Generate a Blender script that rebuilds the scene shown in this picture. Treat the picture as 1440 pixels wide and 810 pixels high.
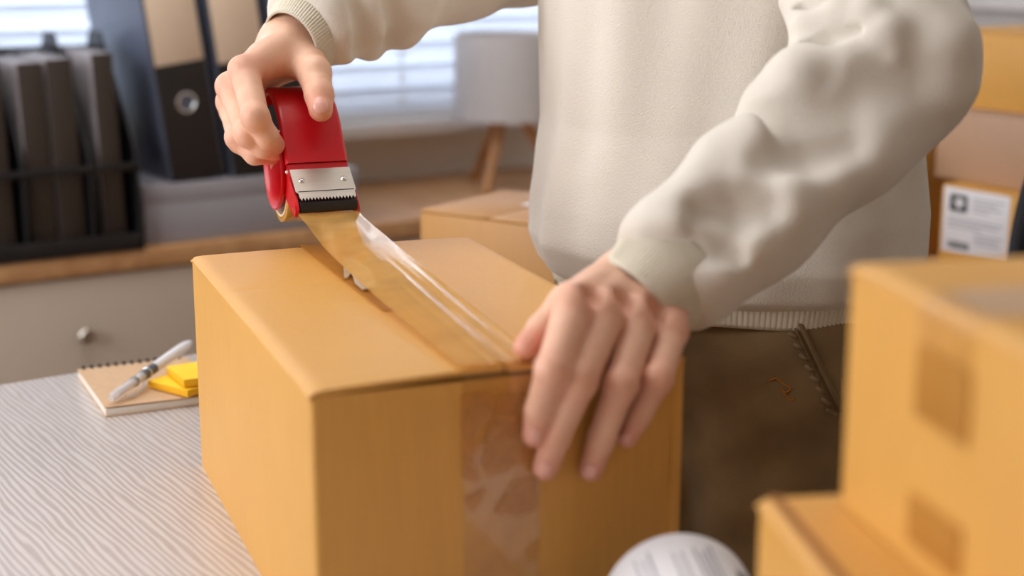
import bpy, bmesh, math, random
import numpy as np
from mathutils import Vector, Matrix

for _o in list(bpy.data.objects):
    bpy.data.objects.remove(_o)
SC = bpy.context.scene
COL = SC.collection
R = math.radians
rng = random.Random(4)

# ------------------------------------------------------------------ camera
CAMZ, PITCH, F = 1.197, R(12.87), 2160.0        # F: focal length in pixels of the 1440 px frame (54 mm)
cam_d = bpy.data.cameras.new('camera')
cam_d.sensor_width = 36.0
cam_d.lens = F / 1440 * 36
cam_d.dof.use_dof = True
cam_d.dof.focus_distance = 1.29
cam_d.dof.aperture_fstop = 3.3
cam_d.clip_start = 0.05
cam = bpy.data.objects.new('camera', cam_d)
COL.objects.link(cam)
cam.location = (0, 0, CAMZ)
cam.rotation_euler = (R(90) - PITCH, 0, 0)
SC.camera = cam

# room axes: E1 runs along the back wall to the right, E2 into the back wall
YAW = R(32.3)
E1 = Vector((math.cos(YAW), math.sin(YAW), 0))
E2 = Vector((-math.sin(YAW), math.cos(YAW), 0))
def room(a, b, z=0.0):
    return E1 * a + E2 * b + Vector((0, 0, z))
def sun_lamp(name, loc, aim, sx, sy, power, color):
    d = bpy.data.lights.new(name, 'AREA')
    d.shape = 'RECTANGLE'; d.size = sx; d.size_y = sy; d.energy = power; d.color = color
    o = bpy.data.objects.new(name, d); COL.objects.link(o)
    o.location = loc
    o.rotation_euler = Vector(aim).to_track_quat('-Z', 'Y').to_euler()
    return o

# ------------------------------------------------------------------ world, daylight, exposure
W = bpy.data.worlds.new('world'); SC.world = W
W.use_nodes = True
_bg = W.node_tree.nodes['Background']
_sky = W.node_tree.nodes.new('ShaderNodeTexSky')
_sky.sky_type = 'HOSEK_WILKIE'
_sky.sun_direction = (-0.6, -0.2, 0.75)
_sky.turbidity = 5.0
_mx = W.node_tree.nodes.new('ShaderNodeMix'); _mx.data_type = 'RGBA'
_mx.inputs[0].default_value = 0.75
_mx.inputs[7].default_value = (0.92, 0.96, 1.0, 1)
W.node_tree.links.new(_sky.outputs[0], _mx.inputs[6])
W.node_tree.links.new(_mx.outputs[2], _bg.inputs[0])
_bg.inputs[1].default_value = 2.0
# daylight through the side window, through the blinds of the back window, and the ceiling lamp
sun_lamp('window_daylight', room(-1.34, 1.58, 1.62), E1 + Vector((0, 0, -0.10)), 1.6, 1.4, 30.5, (0.95, 0.97, 1.0))
sun_lamp('blind_daylight', room(1.15, 3.05, 1.55), -E2, 2.2, 1.5, 150, (0.90, 0.95, 1.0))
sun_lamp('ceiling_light', room(.25, 1.75, 2.56), (0, 0, -1), 1.3, 1.3, 15.5, (1.0, 0.98, 0.95))
SC.view_settings.view_transform = 'Standard'
SC.view_settings.look = 'None'
SC.view_settings.exposure = 0.0
SC.view_settings.gamma = 1.0
SC.view_settings.use_curve_mapping = False
SC.cycles.max_bounces = 10
SC.cycles.transparent_max_bounces = 16
SC.cycles.sample_clamp_indirect = 6.0
SC.cycles.caustics_reflective = False
SC.cycles.caustics_refractive = False

# ------------------------------------------------------------------ measuring helpers (pixel of the photo -> point in the room)
CP, SP = math.cos(PITCH), math.sin(PITCH)
def ray(px, py):
    u, v = (px - 720) / F, (py - 405) / F
    return Vector((u, CP - v * SP, -SP - v * CP))
def P(px, py, zc):                       # a point at distance zc along the optical axis
    return Vector((0, 0, CAMZ)) + ray(px, py) * zc
def Pz(px, py, z):                       # a point on a horizontal plane
    r = ray(px, py)
    return Vector((0, 0, CAMZ)) + r * ((z - CAMZ) / r.z)
def Pn(px, py, q, n):                    # a point on the plane through q with normal n
    r = ray(px, py); o = Vector((0, 0, CAMZ))
    return o + r * ((Vector(q) - o).dot(n) / r.dot(n))

# ------------------------------------------------------------------ materials
def S(r, g, b):
    def c(x):
        x /= 255.0
        return x / 12.92 if x <= 0.04045 else ((x + 0.055) / 1.055) ** 2.4
    return (c(r), c(g), c(b), 1.0)
class NT:
    def __init__(s, name):
        s.m = bpy.data.materials.new(name); s.m.use_nodes = True
        s.t = s.m.node_tree; s.n = s.t.nodes; s.l = s.t.links
        s.b = s.n['Principled BSDF']; s.out = s.n['Material Output']
    def node(s, kind, **kw):
        x = s.n.new('ShaderNode' + kind)
        for k, v in kw.items():
            if k.startswith('i_'):
                k2 = k[2:]
                x.inputs[int(k2) if k2.isdigit() else k2.replace('_', ' ')].default_value = v
            else:
                setattr(x, k, v)
        return x
    def link(s, a, b):
        s.l.new(a, b)
    def coord(s, scale=(1, 1, 1), rot=(0, 0, 0), kind='Object'):
        tc = s.node('TexCoord'); mp = s.node('Mapping')
        mp.inputs['Scale'].default_value = scale; mp.inputs['Rotation'].default_value = rot
        s.link(tc.outputs[kind], mp.inputs[0])
        return mp.outputs[0]
    def noise(s, vec, scale, detail=3.0, rough=0.55):
        x = s.node('TexNoise'); x.inputs['Scale'].default_value = scale
        x.inputs['Detail'].default_value = detail; x.inputs['Roughness'].default_value = rough
        s.link(vec, x.inputs['Vector'])
        return x.outputs['Fac']
    def ramp(s, fac, a, b, p0=0.3, p1=0.7):
        x = s.node('ValToRGB')
        x.color_ramp.elements[0].color = a; x.color_ramp.elements[0].position = p0
        x.color_ramp.elements[1].color = b; x.color_ramp.elements[1].position = p1
        s.link(fac, x.inputs[0])
        return x.outputs[0]
    def bump(s, h, strength, dist=0.002):
        x = s.node('Bump'); x.inputs['Strength'].default_value = strength; x.inputs['Distance'].default_value = dist
        s.link(h, x.inputs['Height']); s.link(x.outputs[0], s.b.inputs['Normal'])
        return x
def plain(name, col, rough=0.5, metal=0.0, var=0.06, scale=30.0, bump=0.0, stretch=(1, 1, 1), spec=0.5, coat=0.0):
    t = NT(name)
    f = t.noise(t.coord(stretch), scale)
    a = tuple(min(1, c * (1 - var)) for c in col[:3]) + (1,)
    b = tuple(min(1, c * (1 + var)) for c in col[:3]) + (1,)
    t.link(t.ramp(f, a, b), t.b.inputs['Base Color'])
    t.b.inputs['Roughness'].default_value = rough
    t.b.inputs['Metallic'].default_value = metal
    t.b.inputs['Specular IOR Level'].default_value = spec
    t.b.inputs['Coat Weight'].default_value = coat
    if bump:
        t.bump(f, bump, 0.001)
    return t.m
def cardboard(name, col, rough=0.50):
    t = NT(name)
    f = t.noise(t.coord((90, 90, 3)), 6.0, 4)
    g = t.noise(t.coord((1, 1, 1)), 7.0, 2)
    c = Vector(col[:3])
    t.link(t.ramp(f, (*(c * 0.95), 1), (*(c * 1.05), 1)), t.b.inputs['Base Color'])
    mx = t.node('Mix', data_type='RGBA', blend_type='MULTIPLY'); mx.inputs[0].default_value = 1.0
    src = t.b.inputs['Base Color'].links[0].from_socket
    t.link(src, mx.inputs[6]); t.link(t.ramp(g, (0.95, 0.93, 0.90, 1), (1, 1, 1, 1)), mx.inputs[7])
    t.link(mx.outputs[2], t.b.inputs['Base Color'])
    t.b.inputs['Roughness'].default_value = rough
    t.b.inputs['Specular IOR Level'].default_value = 0.6
    t.bump(f, 0.12, 0.0006)
    return t.m
def tape_mat(name, tint, haze, haze_col, rough=0.08, bumpy=0.1, scale=40.0, ior=1.5, patchy=0.2):
    """tan packing film: tinted see-through, a hazy tan body, a shiny face"""
    t = NT(name)
    t.n.remove(t.b)
    tr = t.node('BsdfTransparent'); tr.inputs[0].default_value = tint
    df = t.node('BsdfDiffuse'); df.inputs[0].default_value = haze_col
    tl = t.node('BsdfTranslucent'); tl.inputs[0].default_value = haze_col
    m0 = t.node('MixShader'); m0.inputs[0].default_value = 0.25
    t.link(df.outputs[0], m0.inputs[1]); t.link(tl.outputs[0], m0.inputs[2])
    gl = t.node('BsdfGlossy'); gl.inputs['Roughness'].default_value = rough
    nz = t.noise(t.coord((1, 1, 1)), scale, 2)
    bp = t.node('Bump'); bp.inputs['Strength'].default_value = bumpy; bp.inputs['Distance'].default_value = 0.002
    t.link(nz, bp.inputs['Height']); t.link(bp.outputs[0], gl.inputs['Normal'])
    m1 = t.node('MixShader')
    hz = t.node('MapRange'); hz.inputs['From Min'].default_value = 0.38; hz.inputs['From Max'].default_value = 0.62
    hz.inputs['To Min'].default_value = haze - patchy; hz.inputs['To Max'].default_value = haze + patchy
    t.link(nz, hz.inputs[0]); t.link(hz.outputs[0], m1.inputs[0])
    t.link(tr.outputs[0], m1.inputs[1]); t.link(m0.outputs[0], m1.inputs[2])
    m2 = t.node('MixShader')
    fr = t.node('LayerWeight'); fr.inputs[0].default_value = 0.5
    t.link(bp.outputs[0], fr.inputs['Normal'])
    pw = t.node('Math', operation='POWER'); pw.inputs[1].default_value = 5.0; t.link(fr.outputs['Facing'], pw.inputs[0])
    ma = t.node('MapRange'); ma.inputs['To Min'].default_value = 0.04 * (ior - 1) / 0.5; ma.inputs['To Max'].default_value = min(1.0, (ior - 1) / 0.5)
    t.link(pw.outputs[0], ma.inputs[0]); t.link(ma.outputs[0], m2.inputs[0])
    t.link(m1.outputs[0], m2.inputs[1]); t.link(gl.outputs[0], m2.inputs[2])
    t.link(m2.outputs[0], t.out.inputs[0])
    return t.m
def fabric(name, col, rough=0.95, weave=900.0, bump=0.25, sheen=0.5, var=0.05, big=12.0):
    t = NT(name)
    v = t.coord()
    f = t.noise(v, weave, 3, 0.7); g = t.noise(v, big, 3)
    c = Vector(col[:3])
    t.link(t.ramp(g, (*(c * (1 - var)), 1), (*(c * (1 + var)), 1)), t.b.inputs['Base Color'])
    t.b.inputs['Roughness'].default_value = rough
    t.b.inputs['Specular IOR Level'].default_value = 0.15
    t.b.inputs['Sheen Weight'].default_value = sheen
    t.b.inputs['Sheen Roughness'].default_value = 0.5
    t.bump(f, bump, 0.0015)
    return t.m
def wood(name, a, b, rings=(1, 14, 14), scale=3.0, rough=0.5, dist=4.0):
    t = NT(name)
    w = t.node('TexNoise'); w.inputs['Scale'].default_value = scale; w.inputs['Detail'].default_value = 5
    w.inputs['Distortion'].default_value = dist * 0.1
    t.link(t.coord(rings), w.inputs['Vector'])
    t.link(t.ramp(w.outputs['Fac'], a, b), t.b.inputs['Base Color'])
    t.b.inputs['Roughness'].default_value = rough
    t.bump(w.outputs['Fac'], 0.08, 0.001)
    return t.m

M = {}
M['kraft'] = cardboard('kraft_cardboard', S(218, 162, 78))
M['kraft_pale'] = cardboard('pale_kraft_cardboard', S(188, 152, 124))
M['kraft_shaded'] = cardboard('shaded_kraft_cardboard', S(190, 138, 74))  # kraft darkened: shade on the box behind is put into its colour
M['kraft_edge'] = plain('cut_cardboard_edge', S(150, 98, 46), 0.8, var=0.2, scale=300)
M['score'] = plain('pressed_score_line', S(205, 146, 72), 0.7)
M['tape_stuck'] = tape_mat('stuck_packing_tape', (0.98, 0.88, 0.66, 1), 0.74, S(216, 158, 78), 0.3, 0.04, 30, 1.12, 0.05)
M['tape_patch'] = tape_mat('doubled_packing_tape', (0.99, 0.93, 0.76, 1), 0.60, S(220, 164, 84), 0.3, 0.04, 30, 1.1, 0.05)
M['tape_clear'] = tape_mat('clear_packing_tape', (1.0, 0.985, 0.95, 1), 0.05, S(226, 180, 114), 0.14, 0.1, 30, 1.5, 0.04)
M['tape_milky'] = tape_mat('air_under_packing_tape', (0.98, 0.92, 0.80, 1), 0.36, S(232, 180, 118), 0.22, 0.2, 40, 1.3, 0.14)
M['tape_film'] = tape_mat('pulled_packing_film', (0.97, 0.86, 0.64, 1), 0.62, S(238, 188, 106), 0.06, 0.0, 30, 1.8, 0.06)
M['tape_roll'] = plain('amber_tape_roll', S(205, 152, 66), 0.22, var=0.10, scale=60, coat=0.3)
M['core'] = plain('cardboard_core', S(226, 206, 176), 0.8)
M['white_glare'] = plain('frayed_tape_end_glare', S(206, 190, 168), 0.35, var=0.15, scale=200)
M['red'] = plain('red_enamel', S(204, 0, 22), 0.36, var=0.03, coat=0.2)
M['steel'] = plain('brushed_steel', S(196, 188, 178), 0.34, 1.0, 0.06, 40, 0.05, (1, 30, 30))
M['chrome'] = plain('polished_rivet_steel', S(225, 225, 225), 0.16, 1.0)
M['black_rubber'] = plain('black_rubber', S(24, 21, 20), 0.5)
M['sweater'] = fabric('cream_fleece', S(230, 222, 211), 0.95, 520, 0.55, 0.35, 0.035, 9)
M['rib'] = fabric('cream_ribbed_knit', S(222, 213, 195), 0.95, 700, 0.35, 0.3)
M['khaki'] = fabric('brown_khaki_twill', S(134, 110, 78), 0.9, 800, 0.35, 0.15, 0.16, 14)
M['khaki_thread'] = fabric('khaki_seam', S(122, 99, 66), 0.9, 800, 0.3, 0.15)
M['orange_thread'] = plain('orange_thread', S(176, 112, 24), 0.8)
M['hair'] = plain('black_hair', S(28, 22, 19), 0.45, var=0.3, scale=120, stretch=(1, 1, 0.1))
M['shoe'] = plain('dark_shoe_leather', S(52, 42, 36), 0.4)
M['nail'] = plain('fingernail', S(232, 172, 156), 0.25, var=0.03, coat=0.25)
M['far_wall'] = plain('taupe_wall_paint', S(214, 203, 190), 0.9, var=0.015, scale=6)
M['white_wall'] = plain('painted_wall', S(240, 231, 221), 0.9, var=0.015, scale=6)
M['white_trim'] = plain('white_trim_paint', S(226, 222, 220), 0.5, var=0.015)
M['ceiling'] = plain('ceiling_paint', S(214, 208, 202), 0.95, var=0.01)
M['floor'] = wood('wood_floor', S(150, 122, 98), S(176, 148, 122), (2, 18, 2))
M['slat'] = None
M['cabinet'] = plain('taupe_lacquer', S(182, 166, 150), 0.55, var=0.02, scale=8)
M['oak'] = wood('oak_worktop', S(176, 128, 84), S(204, 158, 112), (14, 1, 14))
M['lamp_wood'] = wood('lamp_leg_wood', S(170, 118, 72), S(196, 144, 94), (20, 20, 2))
M['black_plastic'] = plain('black_plastic', S(22, 22, 25), 0.42)
M['binder_blue'] = plain('slate_blue_binder_board', S(84, 90, 108), 0.42, var=0.05, scale=50)
M['binder_black'] = plain('black_binder_spine', S(30, 27, 28), 0.5)
M['label_beige'] = plain('beige_spine_label', S(216, 192, 168), 0.7, var=0.02)
M['book_brown'] = plain('dark_brown_cover', S(50, 39, 32), 0.6, var=0.06)
M['book_grey'] = plain('grey_cover', S(150, 144, 146), 0.5, var=0.04)
M['paper'] = plain('paper_edge', S(226, 218, 208), 0.8, var=0.06, scale=40, stretch=(1, 1, 60))
M['grey_box'] = plain('grey_storage_board', S(148, 145, 152), 0.45, var=0.02)
M['white_paper'] = plain('white_label_paper', S(232, 230, 234), 0.5, var=0.01)
M['ink'] = plain('black_ink', S(40, 40, 46), 0.6)
M['ink_grey'] = plain('grey_ink', S(168, 166, 174), 0.6)
M['kraft_cover'] = plain('kraft_notebook_cover', S(205, 168, 130), 0.6, var=0.05, scale=90)
M['yellow'] = plain('yellow_note_paper', S(255, 206, 30), 0.7, var=0.02)
M['yellow_side'] = plain('yellow_note_edges', S(238, 176, 10), 0.7, var=0.08, scale=60, stretch=(1, 1, 80))
M['wire'] = plain('dark_spiral_wire', S(62, 60, 62), 0.35, 0.9)
M['pen_white'] = plain('white_pen_plastic', S(238, 238, 242), 0.25, coat=0.4)
M['pen_grey'] = plain('graphite_pen_grip', S(92, 92, 96), 0.35)
M['mesh_black'] = plain('black_chair_mesh', S(44, 46, 54), 0.8, var=0.35, scale=420, bump=0.4)

def skin_mat():
    t = NT('skin')
    v = t.coord()
    f = t.noise(v, 60, 4); g = t.noise(v, 700, 3)
    base = t.ramp(f, S(228, 178, 150), S(238, 192, 164))
    at = t.node('Attribute', attribute_name='tint')
    mx = t.node('Mix', data_type='RGBA'); t.link(at.outputs['Fac'], mx.inputs[0])
    t.link(base, mx.inputs[6]); mx.inputs[7].default_value = S(222, 142, 120)
    t.link(mx.outputs[2], t.b.inputs['Base Color'])
    t.b.inputs['Roughness'].default_value = 0.48
    t.b.inputs['Subsurface Weight'].default_value = 0.12
    t.b.inputs['Subsurface Radius'].default_value = (0.010, 0.004, 0.002)
    t.b.inputs['Subsurface Scale'].default_value = 0.5
    k = t.noise(v, 170, 4, 0.65)
    ad = t.node('Math', operation='MULTIPLY_ADD'); ad.inputs[1].default_value = 1.6; t.link(k, ad.inputs[0]); t.link(g, ad.inputs[2])
    t.bump(ad.outputs[0], 0.22, 0.0008)
    return t.m
M['skin'] = skin_mat()
def translucent(name, col, mixf):
    t = NT(name)
    t.b.inputs['Base Color'].default_value = col; t.b.inputs['Roughness'].default_value = 0.6
    f = t.noise(t.coord(), 40)
    t.link(t.ramp(f, tuple(c * 0.97 for c in col[:3]) + (1,), col), t.b.inputs['Base Color'])
    tl = t.node('BsdfTranslucent'); tl.inputs[0].default_value = col
    m = t.node('MixShader'); m.inputs[0].default_value = mixf
    t.link(t.b.outputs[0], m.inputs[1]); t.link(tl.outputs[0], m.inputs[2]); t.link(m.outputs[0], t.out.inputs[0])
    return t.m
M['slat'] = translucent('white_blind_slat', S(230, 233, 240), 0.42)
M['shade'] = translucent('white_lamp_shade_fabric', S(222, 218, 218), 0.22)
def glass_mat(name, tint=(1, 1, 1, 1), g=0.08):
    t = NT(name); t.n.remove(t.b)
    tr = t.node('BsdfTransparent'); tr.inputs[0].default_value = tint
    gl = t.node('BsdfGlossy'); gl.inputs['Roughness'].default_value = 0.02
    fr = t.node('LayerWeight'); fr.inputs[0].default_value = 0.35
    m = t.node('MixShader'); t.link(fr.outputs['Fresnel'], m.inputs[0])
    t.link(tr.outputs[0], m.inputs[1]); t.link(gl.outputs[0], m.inputs[2]); t.link(m.outputs[0], t.out.inputs[0])
    return t.m
M['glass'] = glass_mat('window_glass', (0.97, 0.99, 1, 1))
M['pen_clear'] = plain('clear_pen_plastic', S(226, 224, 226), 0.12, var=0.02, coat=0.6)
M['pen_clear'].node_tree.nodes['Principled BSDF'].inputs['Alpha'].default_value = 0.45
def table_mat():
    t = NT('pale_oak_laminate')
    wv = t.node('TexWave', wave_type='BANDS', bands_direction='X', wave_profile='SIN')
    wv.inputs['Scale'].default_value = 52.0; wv.inputs['Distortion'].default_value = 7.0
    wv.inputs['Detail'].default_value = 2.5; wv.inputs['Detail Scale'].default_value = 0.9; wv.inputs['Detail Roughness'].default_value = 0.6
    t.link(t.coord((1, 0.16, 1)), wv.inputs['Vector'])
    n = t.noise(t.coord((60, 4, 1)), 4.0, 4)
    a = t.ramp(wv.outputs['Fac'], S(186, 175, 171), S(216, 209, 207), 0.15, 0.85)
    mx = t.node('Mix', data_type='RGBA', blend_type='MULTIPLY'); mx.inputs[0].default_value = 1.0
    t.link(a, mx.inputs[6]); t.link(t.ramp(n, (0.93, 0.92, 0.91, 1), (1, 1, 1, 1)), mx.inputs[7])
    t.link(mx.outputs[2], t.b.inputs['Base Color'])
    t.b.inputs['Roughness'].default_value = 0.36
    t.b.inputs['Specular IOR Level'].default_value = 0.65
    t.bump(wv.outputs['Fac'], 0.10, 0.0008)
    return t.m
M['table'] = table_mat()

# ------------------------------------------------------------------ mesh helpers
def link(name, me, mat=None, parent=None, loc=(0, 0, 0), smooth=35):
    o = bpy.data.objects.new(name, me); COL.objects.link(o)
    if mat is not None and len(me.materials) == 0:
        me.materials.append(mat)
    if parent is not None:
        o.parent = parent
    o.location = loc
    if smooth and len(me.polygons):
        me.shade_smooth()
        if smooth < 180:
            me.set_sharp_from_angle(angle=R(smooth))
    return o
def ob(name, bm, mat=None, parent=None, loc=(0, 0, 0), smooth=35):
    bmesh.ops.recalc_face_normals(bm, faces=bm.faces)
    me = bpy.data.meshes.new(name); bm.to_mesh(me); bm.free()
    return link(name, me, mat, parent, loc, smooth)
def empty(name, loc, rz=0.0):
    o = bpy.data.objects.new(name, None); COL.objects.link(o)
    o.empty_display_size = 0.05
    o.location = loc; o.rotation_euler = (0, 0, rz)
    return o
def tag(o, label=None, cat=None, group=None, kind=None):
    if label: o['label'] = label
    if cat: o['category'] = cat
    if group: o['group'] = group
    if kind: o['kind'] = kind
    return o
def box(bm, lo, hi, bev=0.0, mat=None, seg=2):
    b = bmesh.new()
    bmesh.ops.create_cube(b, size=1.0)
    lo, hi = Vector(lo), Vector(hi)
    for v in b.verts:
        v.co = Vector(((lo[i] + hi[i]) / 2 + v.co[i] * (hi[i] - lo[i]) for i in range(3)))
    if bev:
        bmesh.ops.bevel(b, geom=list(b.edges), offset=bev, segments=seg, affect='EDGES', profile=0.5)
    if mat is not None:
        b.transform(mat)
    merge(bm, b)
def merge(bm, b):
    me = bpy.data.meshes.new('tmp'); b.to_mesh(me); b.free()
    bm.from_mesh(me); bpy.data.meshes.remove(me)
def tube(bm, pts, rad, n=12, cap=True, closed=False):
    """a round bar through pts; rad a number or one radius per point"""
    pts = [Vector(p) for p in pts]
    m = len(pts)
    rad = [rad] * m if isinstance(rad, (int, float)) else list(rad)
    rings, up = [], None
    for i in range(m):
        a = pts[(i - 1) % m] if (closed or i > 0) else pts[i]
        b = pts[(i + 1) % m] if (closed or i < m - 1) else pts[i]
        t = (b - a).normalized()
        if up is None:
            up = t.orthogonal().normalized()
        up = (up - t * up.dot(t)).normalized()
        s = t.cross(up)
        rings.append([bm.verts.new(pts[i] + (up * math.cos(2 * math.pi * k / n) + s * math.sin(2 * math.pi * k / n)) * rad[i]) for k in range(n)])
    for i in range(m if closed else m - 1):
        a, b = rings[i], rings[(i + 1) % m]
        for k in range(n):
            bm.faces.new((a[k], a[(k + 1) % n], b[(k + 1) % n], b[k]))
    if cap and not closed:
        bm.faces.new(rings[0][::-1]); bm.faces.new(rings[-1])
def lathe(bm, prof, n=48, mat=None, close=False):
    """turn a (radius, height) profile about Z"""
    b = bmesh.new(); rings = []
    for r, z in prof:
        if r < 1e-6:
            rings.append([b.verts.new((0, 0, z))])
        else:
            rings.append([b.verts.new((r * math.cos(2 * math.pi * k / n), r * math.sin(2 * math.pi * k / n), z)) for k in range(n)])
    prs = list(zip(rings, rings[1:])) + ([(rings[-1], rings[0])] if close else [])
    for p, q in prs:
        for k in range(n):
            k2 = (k + 1) % n
            if len(p) == 1 and len(q) == 1: continue
            if len(p) == 1: b.faces.new((p[0], q[k2], q[k]))
            elif len(q) == 1: b.faces.new((p[k], p[k2], q[0]))
            else: b.faces.new((p[k], p[k2], q[k2], q[k]))
    if mat is not None:
        b.transform(mat)
    merge(bm, b)
def plate(bm, poly, off):
    """a solid slab: polygon poly pushed by vector off"""
    off = Vector(off)
    a = [bm.verts.new(Vector(p)) for p in poly]; b = [bm.verts.new(Vector(p) + off) for p in poly]
    bm.faces.new(a[::-1]); bm.faces.new(b)
    n = len(poly)
    for i in range(n):
        j = (i + 1) % n
        bm.faces.new((a[i], a[j], b[j], b[i]))
def sheet(bm, fn, nu, nv, th=0.0):
    """a sheet fn(u,v) -> point, u,v in 0..1, with thickness th"""
    g = [[Vector(fn(i / nu, j / nv)) for j in range(nv + 1)] for i in range(nu + 1)]
    nor = [[None] * (nv + 1) for _ in range(nu + 1)]
    for i in range(nu + 1):
        for j in range(nv + 1):
            du = g[min(i + 1, nu)][j] - g[max(i - 1, 0)][j]
            dv = g[i][min(j + 1, nv)] - g[i][max(j - 1, 0)]
            nor[i][j] = du.cross(dv).normalized()
    top = [[bm.verts.new(g[i][j] + nor[i][j] * th / 2) for j in range(nv + 1)] for i in range(nu + 1)]
    for i in range(nu):
        for j in range(nv):
            bm.faces.new((top[i][j], top[i + 1][j], top[i + 1][j + 1], top[i][j + 1]))
    if th > 0:
        bot = [[bm.verts.new(g[i][j] - nor[i][j] * th / 2) for j in range(nv + 1)] for i in range(nu + 1)]
        for i in range(nu):
            for j in range(nv):
                bm.faces.new((bot[i][j], bot[i][j + 1], bot[i + 1][j + 1], bot[i + 1][j]))
        for i in range(nu):
            bm.faces.new((top[i][0], bot[i][0], bot[i + 1][0], top[i + 1][0]))
            bm.faces.new((top[i][nv], top[i + 1][nv], bot[i + 1][nv], bot[i][nv]))
        for j in range(nv):
            bm.faces.new((top[0][j], top[0][j + 1], bot[0][j + 1], bot[0][j]))
            bm.faces.new((top[nu][j], bot[nu][j], bot[nu][j + 1], top[nu][j + 1]))
def rot_to(d, loc=(0, 0, 0)):
    return Matrix.Translation(Vector(loc)) @ Vector(d).to_track_quat('Z', 'Y').to_matrix().to_4x4()
def copy_tree(o, parent=None):
    c = o.copy(); COL.objects.link(c)
    if parent is not None:
        c.parent = parent
    for ch in list(o.children):
        copy_tree(ch, c)
    return c

# ------------------------------------------------------------------ the room
B_WALL, A_LEFT, A_RIGHT, B_FRONT, CEIL = 2.745, -1.30, 2.75, -2.0, 2.6
def room_box(bm, a0, a1, b0, b1, z0, z1, bev=0.0):
    box(bm, (a0, b0, z0), (a1, b1, z1), bev, Matrix.Rotation(YAW, 4, 'Z'))
def shell(name, mat, *boxes):
    bm = bmesh.new()
    for bx in boxes:
        room_box(bm, *bx)
    return tag(ob(name, bm, mat), kind='structure')
shell('floor', M['floor'], (A_LEFT - .1, A_RIGHT + .1, B_FRONT - .1, B_WALL + .1, -0.08, 0))
shell('ceiling', M['ceiling'], (A_LEFT - .1, A_RIGHT + .1, B_FRONT - .1, B_WALL + .1, CEIL, CEIL + .08))
WA0, WA1, WZ0, WZ1 = 0.05, 2.25, 0.845, 2.25
shell('wall_back', M['white_wall'], (A_LEFT - .1, WA0, B_WALL, B_WALL + .1, 0, CEIL), (WA1, A_RIGHT + .1, B_WALL, B_WALL + .1, 0, CEIL),
      (WA0, WA1, B_WALL, B_WALL + .1, 0, WZ0), (WA0, WA1, B_WALL, B_WALL + .1, WZ1, CEIL))
shell('wall_front', M['far_wall'], (A_LEFT - .1, A_RIGHT + .1, B_FRONT - .1, B_FRONT, 0, CEIL))
shell('wall_right', M['white_wall'], (A_RIGHT, A_RIGHT + .1, B_FRONT, B_WALL, 0, CEIL))
shell('wall_left', M['white_wall'], (A_LEFT - .1, A_LEFT, B_FRONT, 0.68, 0, CEIL), (A_LEFT - .1, A_LEFT, 2.48, B_WALL, 0, CEIL),
      (A_LEFT - .1, A_LEFT, 0.68, 2.48, 0, 0.88), (A_LEFT - .1, A_LEFT, 0.68, 2.48, 2.35, CEIL))
shell('baseboard_back', M['white_trim'], (A_LEFT, A_RIGHT, B_WALL - .012, B_WALL, 0, .08))
def window(name, a0, a1, z0, z1, b, back=True):
    """frame, mullion and panes in the opening; sill in front"""
    bm = bmesh.new(); t = 0.045
    def bx(*q):
        if back: room_box(bm, q[0], q[1], b + q[2], b + q[3], q[4], q[5], .004)
        else: room_box(bm, b - q[3], b - q[2], q[0], q[1], q[4], q[5], .004)
    bx(a0, a1, .03, .09, z0, z0 + t); bx(a0, a1, .03, .09, z1 - t, z1)
    am = (a0 + a1) / 2
    for a in (a0, am - t / 2, a1 - t):
        bx(a, a + t, .03, .09, z0 + t, z1 - t)
    fr = tag(ob(name, bm, M['white_trim']), kind='structure')
    if back:
        for p0, p1 in ((a0 + t, am - t / 2), (am + t / 2, a1 - t)):
            bm = bmesh.new(); room_box(bm, p0, p1, b + .058, b + .062, z0 + t, z1 - t)
            ob('pane', bm, M['glass'], fr)
    bm = bmesh.new()
    if back: room_box(bm, a0 - .06, a1 + .06, b - .09, b + .03, z0 - .03, z0, .004)
    else: room_box(bm, b - .03, b + .06, a0 - .05, a1 + .05, z0 - .03, z0, .004)
    ob('window_sill', bm, M['white_trim'], fr)
    return fr
window('window_1', WA0, WA1, WZ0, WZ1, B_WALL)
window('window_2', 0.68, 2.48, 0.88, 2.35, A_LEFT, False)
# a white ledge along the right hand wall
shell('trim_1', M['white_trim'], (A_RIGHT - .10, A_RIGHT, 1.0, 2.745, 1.045, 1.085, .004), (A_RIGHT - .03, A_RIGHT, 1.0, 2.745, .98, 1.045, .003))

# venetian blind: every slat a piece, cords, bottom rail
vb = tag(empty('venetian_blind', room((WA0 + WA1) / 2, B_WALL - .03, WZ0), YAW), 'white horizontal slat blind hanging in the bright window', 'blind')
HW = (WA1 - WA0) / 2 - .01
bm = bmesh.new()
sheet(bm, lambda u, v: (-HW + 2 * HW * u, (v - .5) * .017, .026 - .052 * v + 0.002 * math.sin(math.pi * v)), 1, 6, .0022)
slat = ob('slat', bm, M['slat'], vb, (0, 0, .036))
for k in range(1, 30):
    s = slat.copy(); COL.objects.link(s); s.parent = vb; s.location = (0, 0, .036 + .0445 * k)
    if k > 12: s.rotation_euler = (R(52 if k > 13 else 30), 0, 0)      # unseen upper half, tilted open so the pulled tape mirrors bright daylight
bm = bmesh.new(); box(bm, (-HW, -.014, .003), (HW, .014, .012), .003); ob('bottom_rail', bm, M['white_trim'], vb)
for cx in (-.78, -.26, .30, .82):
    bm = bmesh.new(); tube(bm, [(cx, -.016, .01), (cx, -.016, 1.36)], .0012, 6)
    for k in range(30):
        box(bm, (cx - .006, -.018, .030 + .0445 * k), (cx + .006, -.012, .042 + .0445 * k), .002)
    ob('ladder_cord', bm, M['white_trim'], vb)

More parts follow.
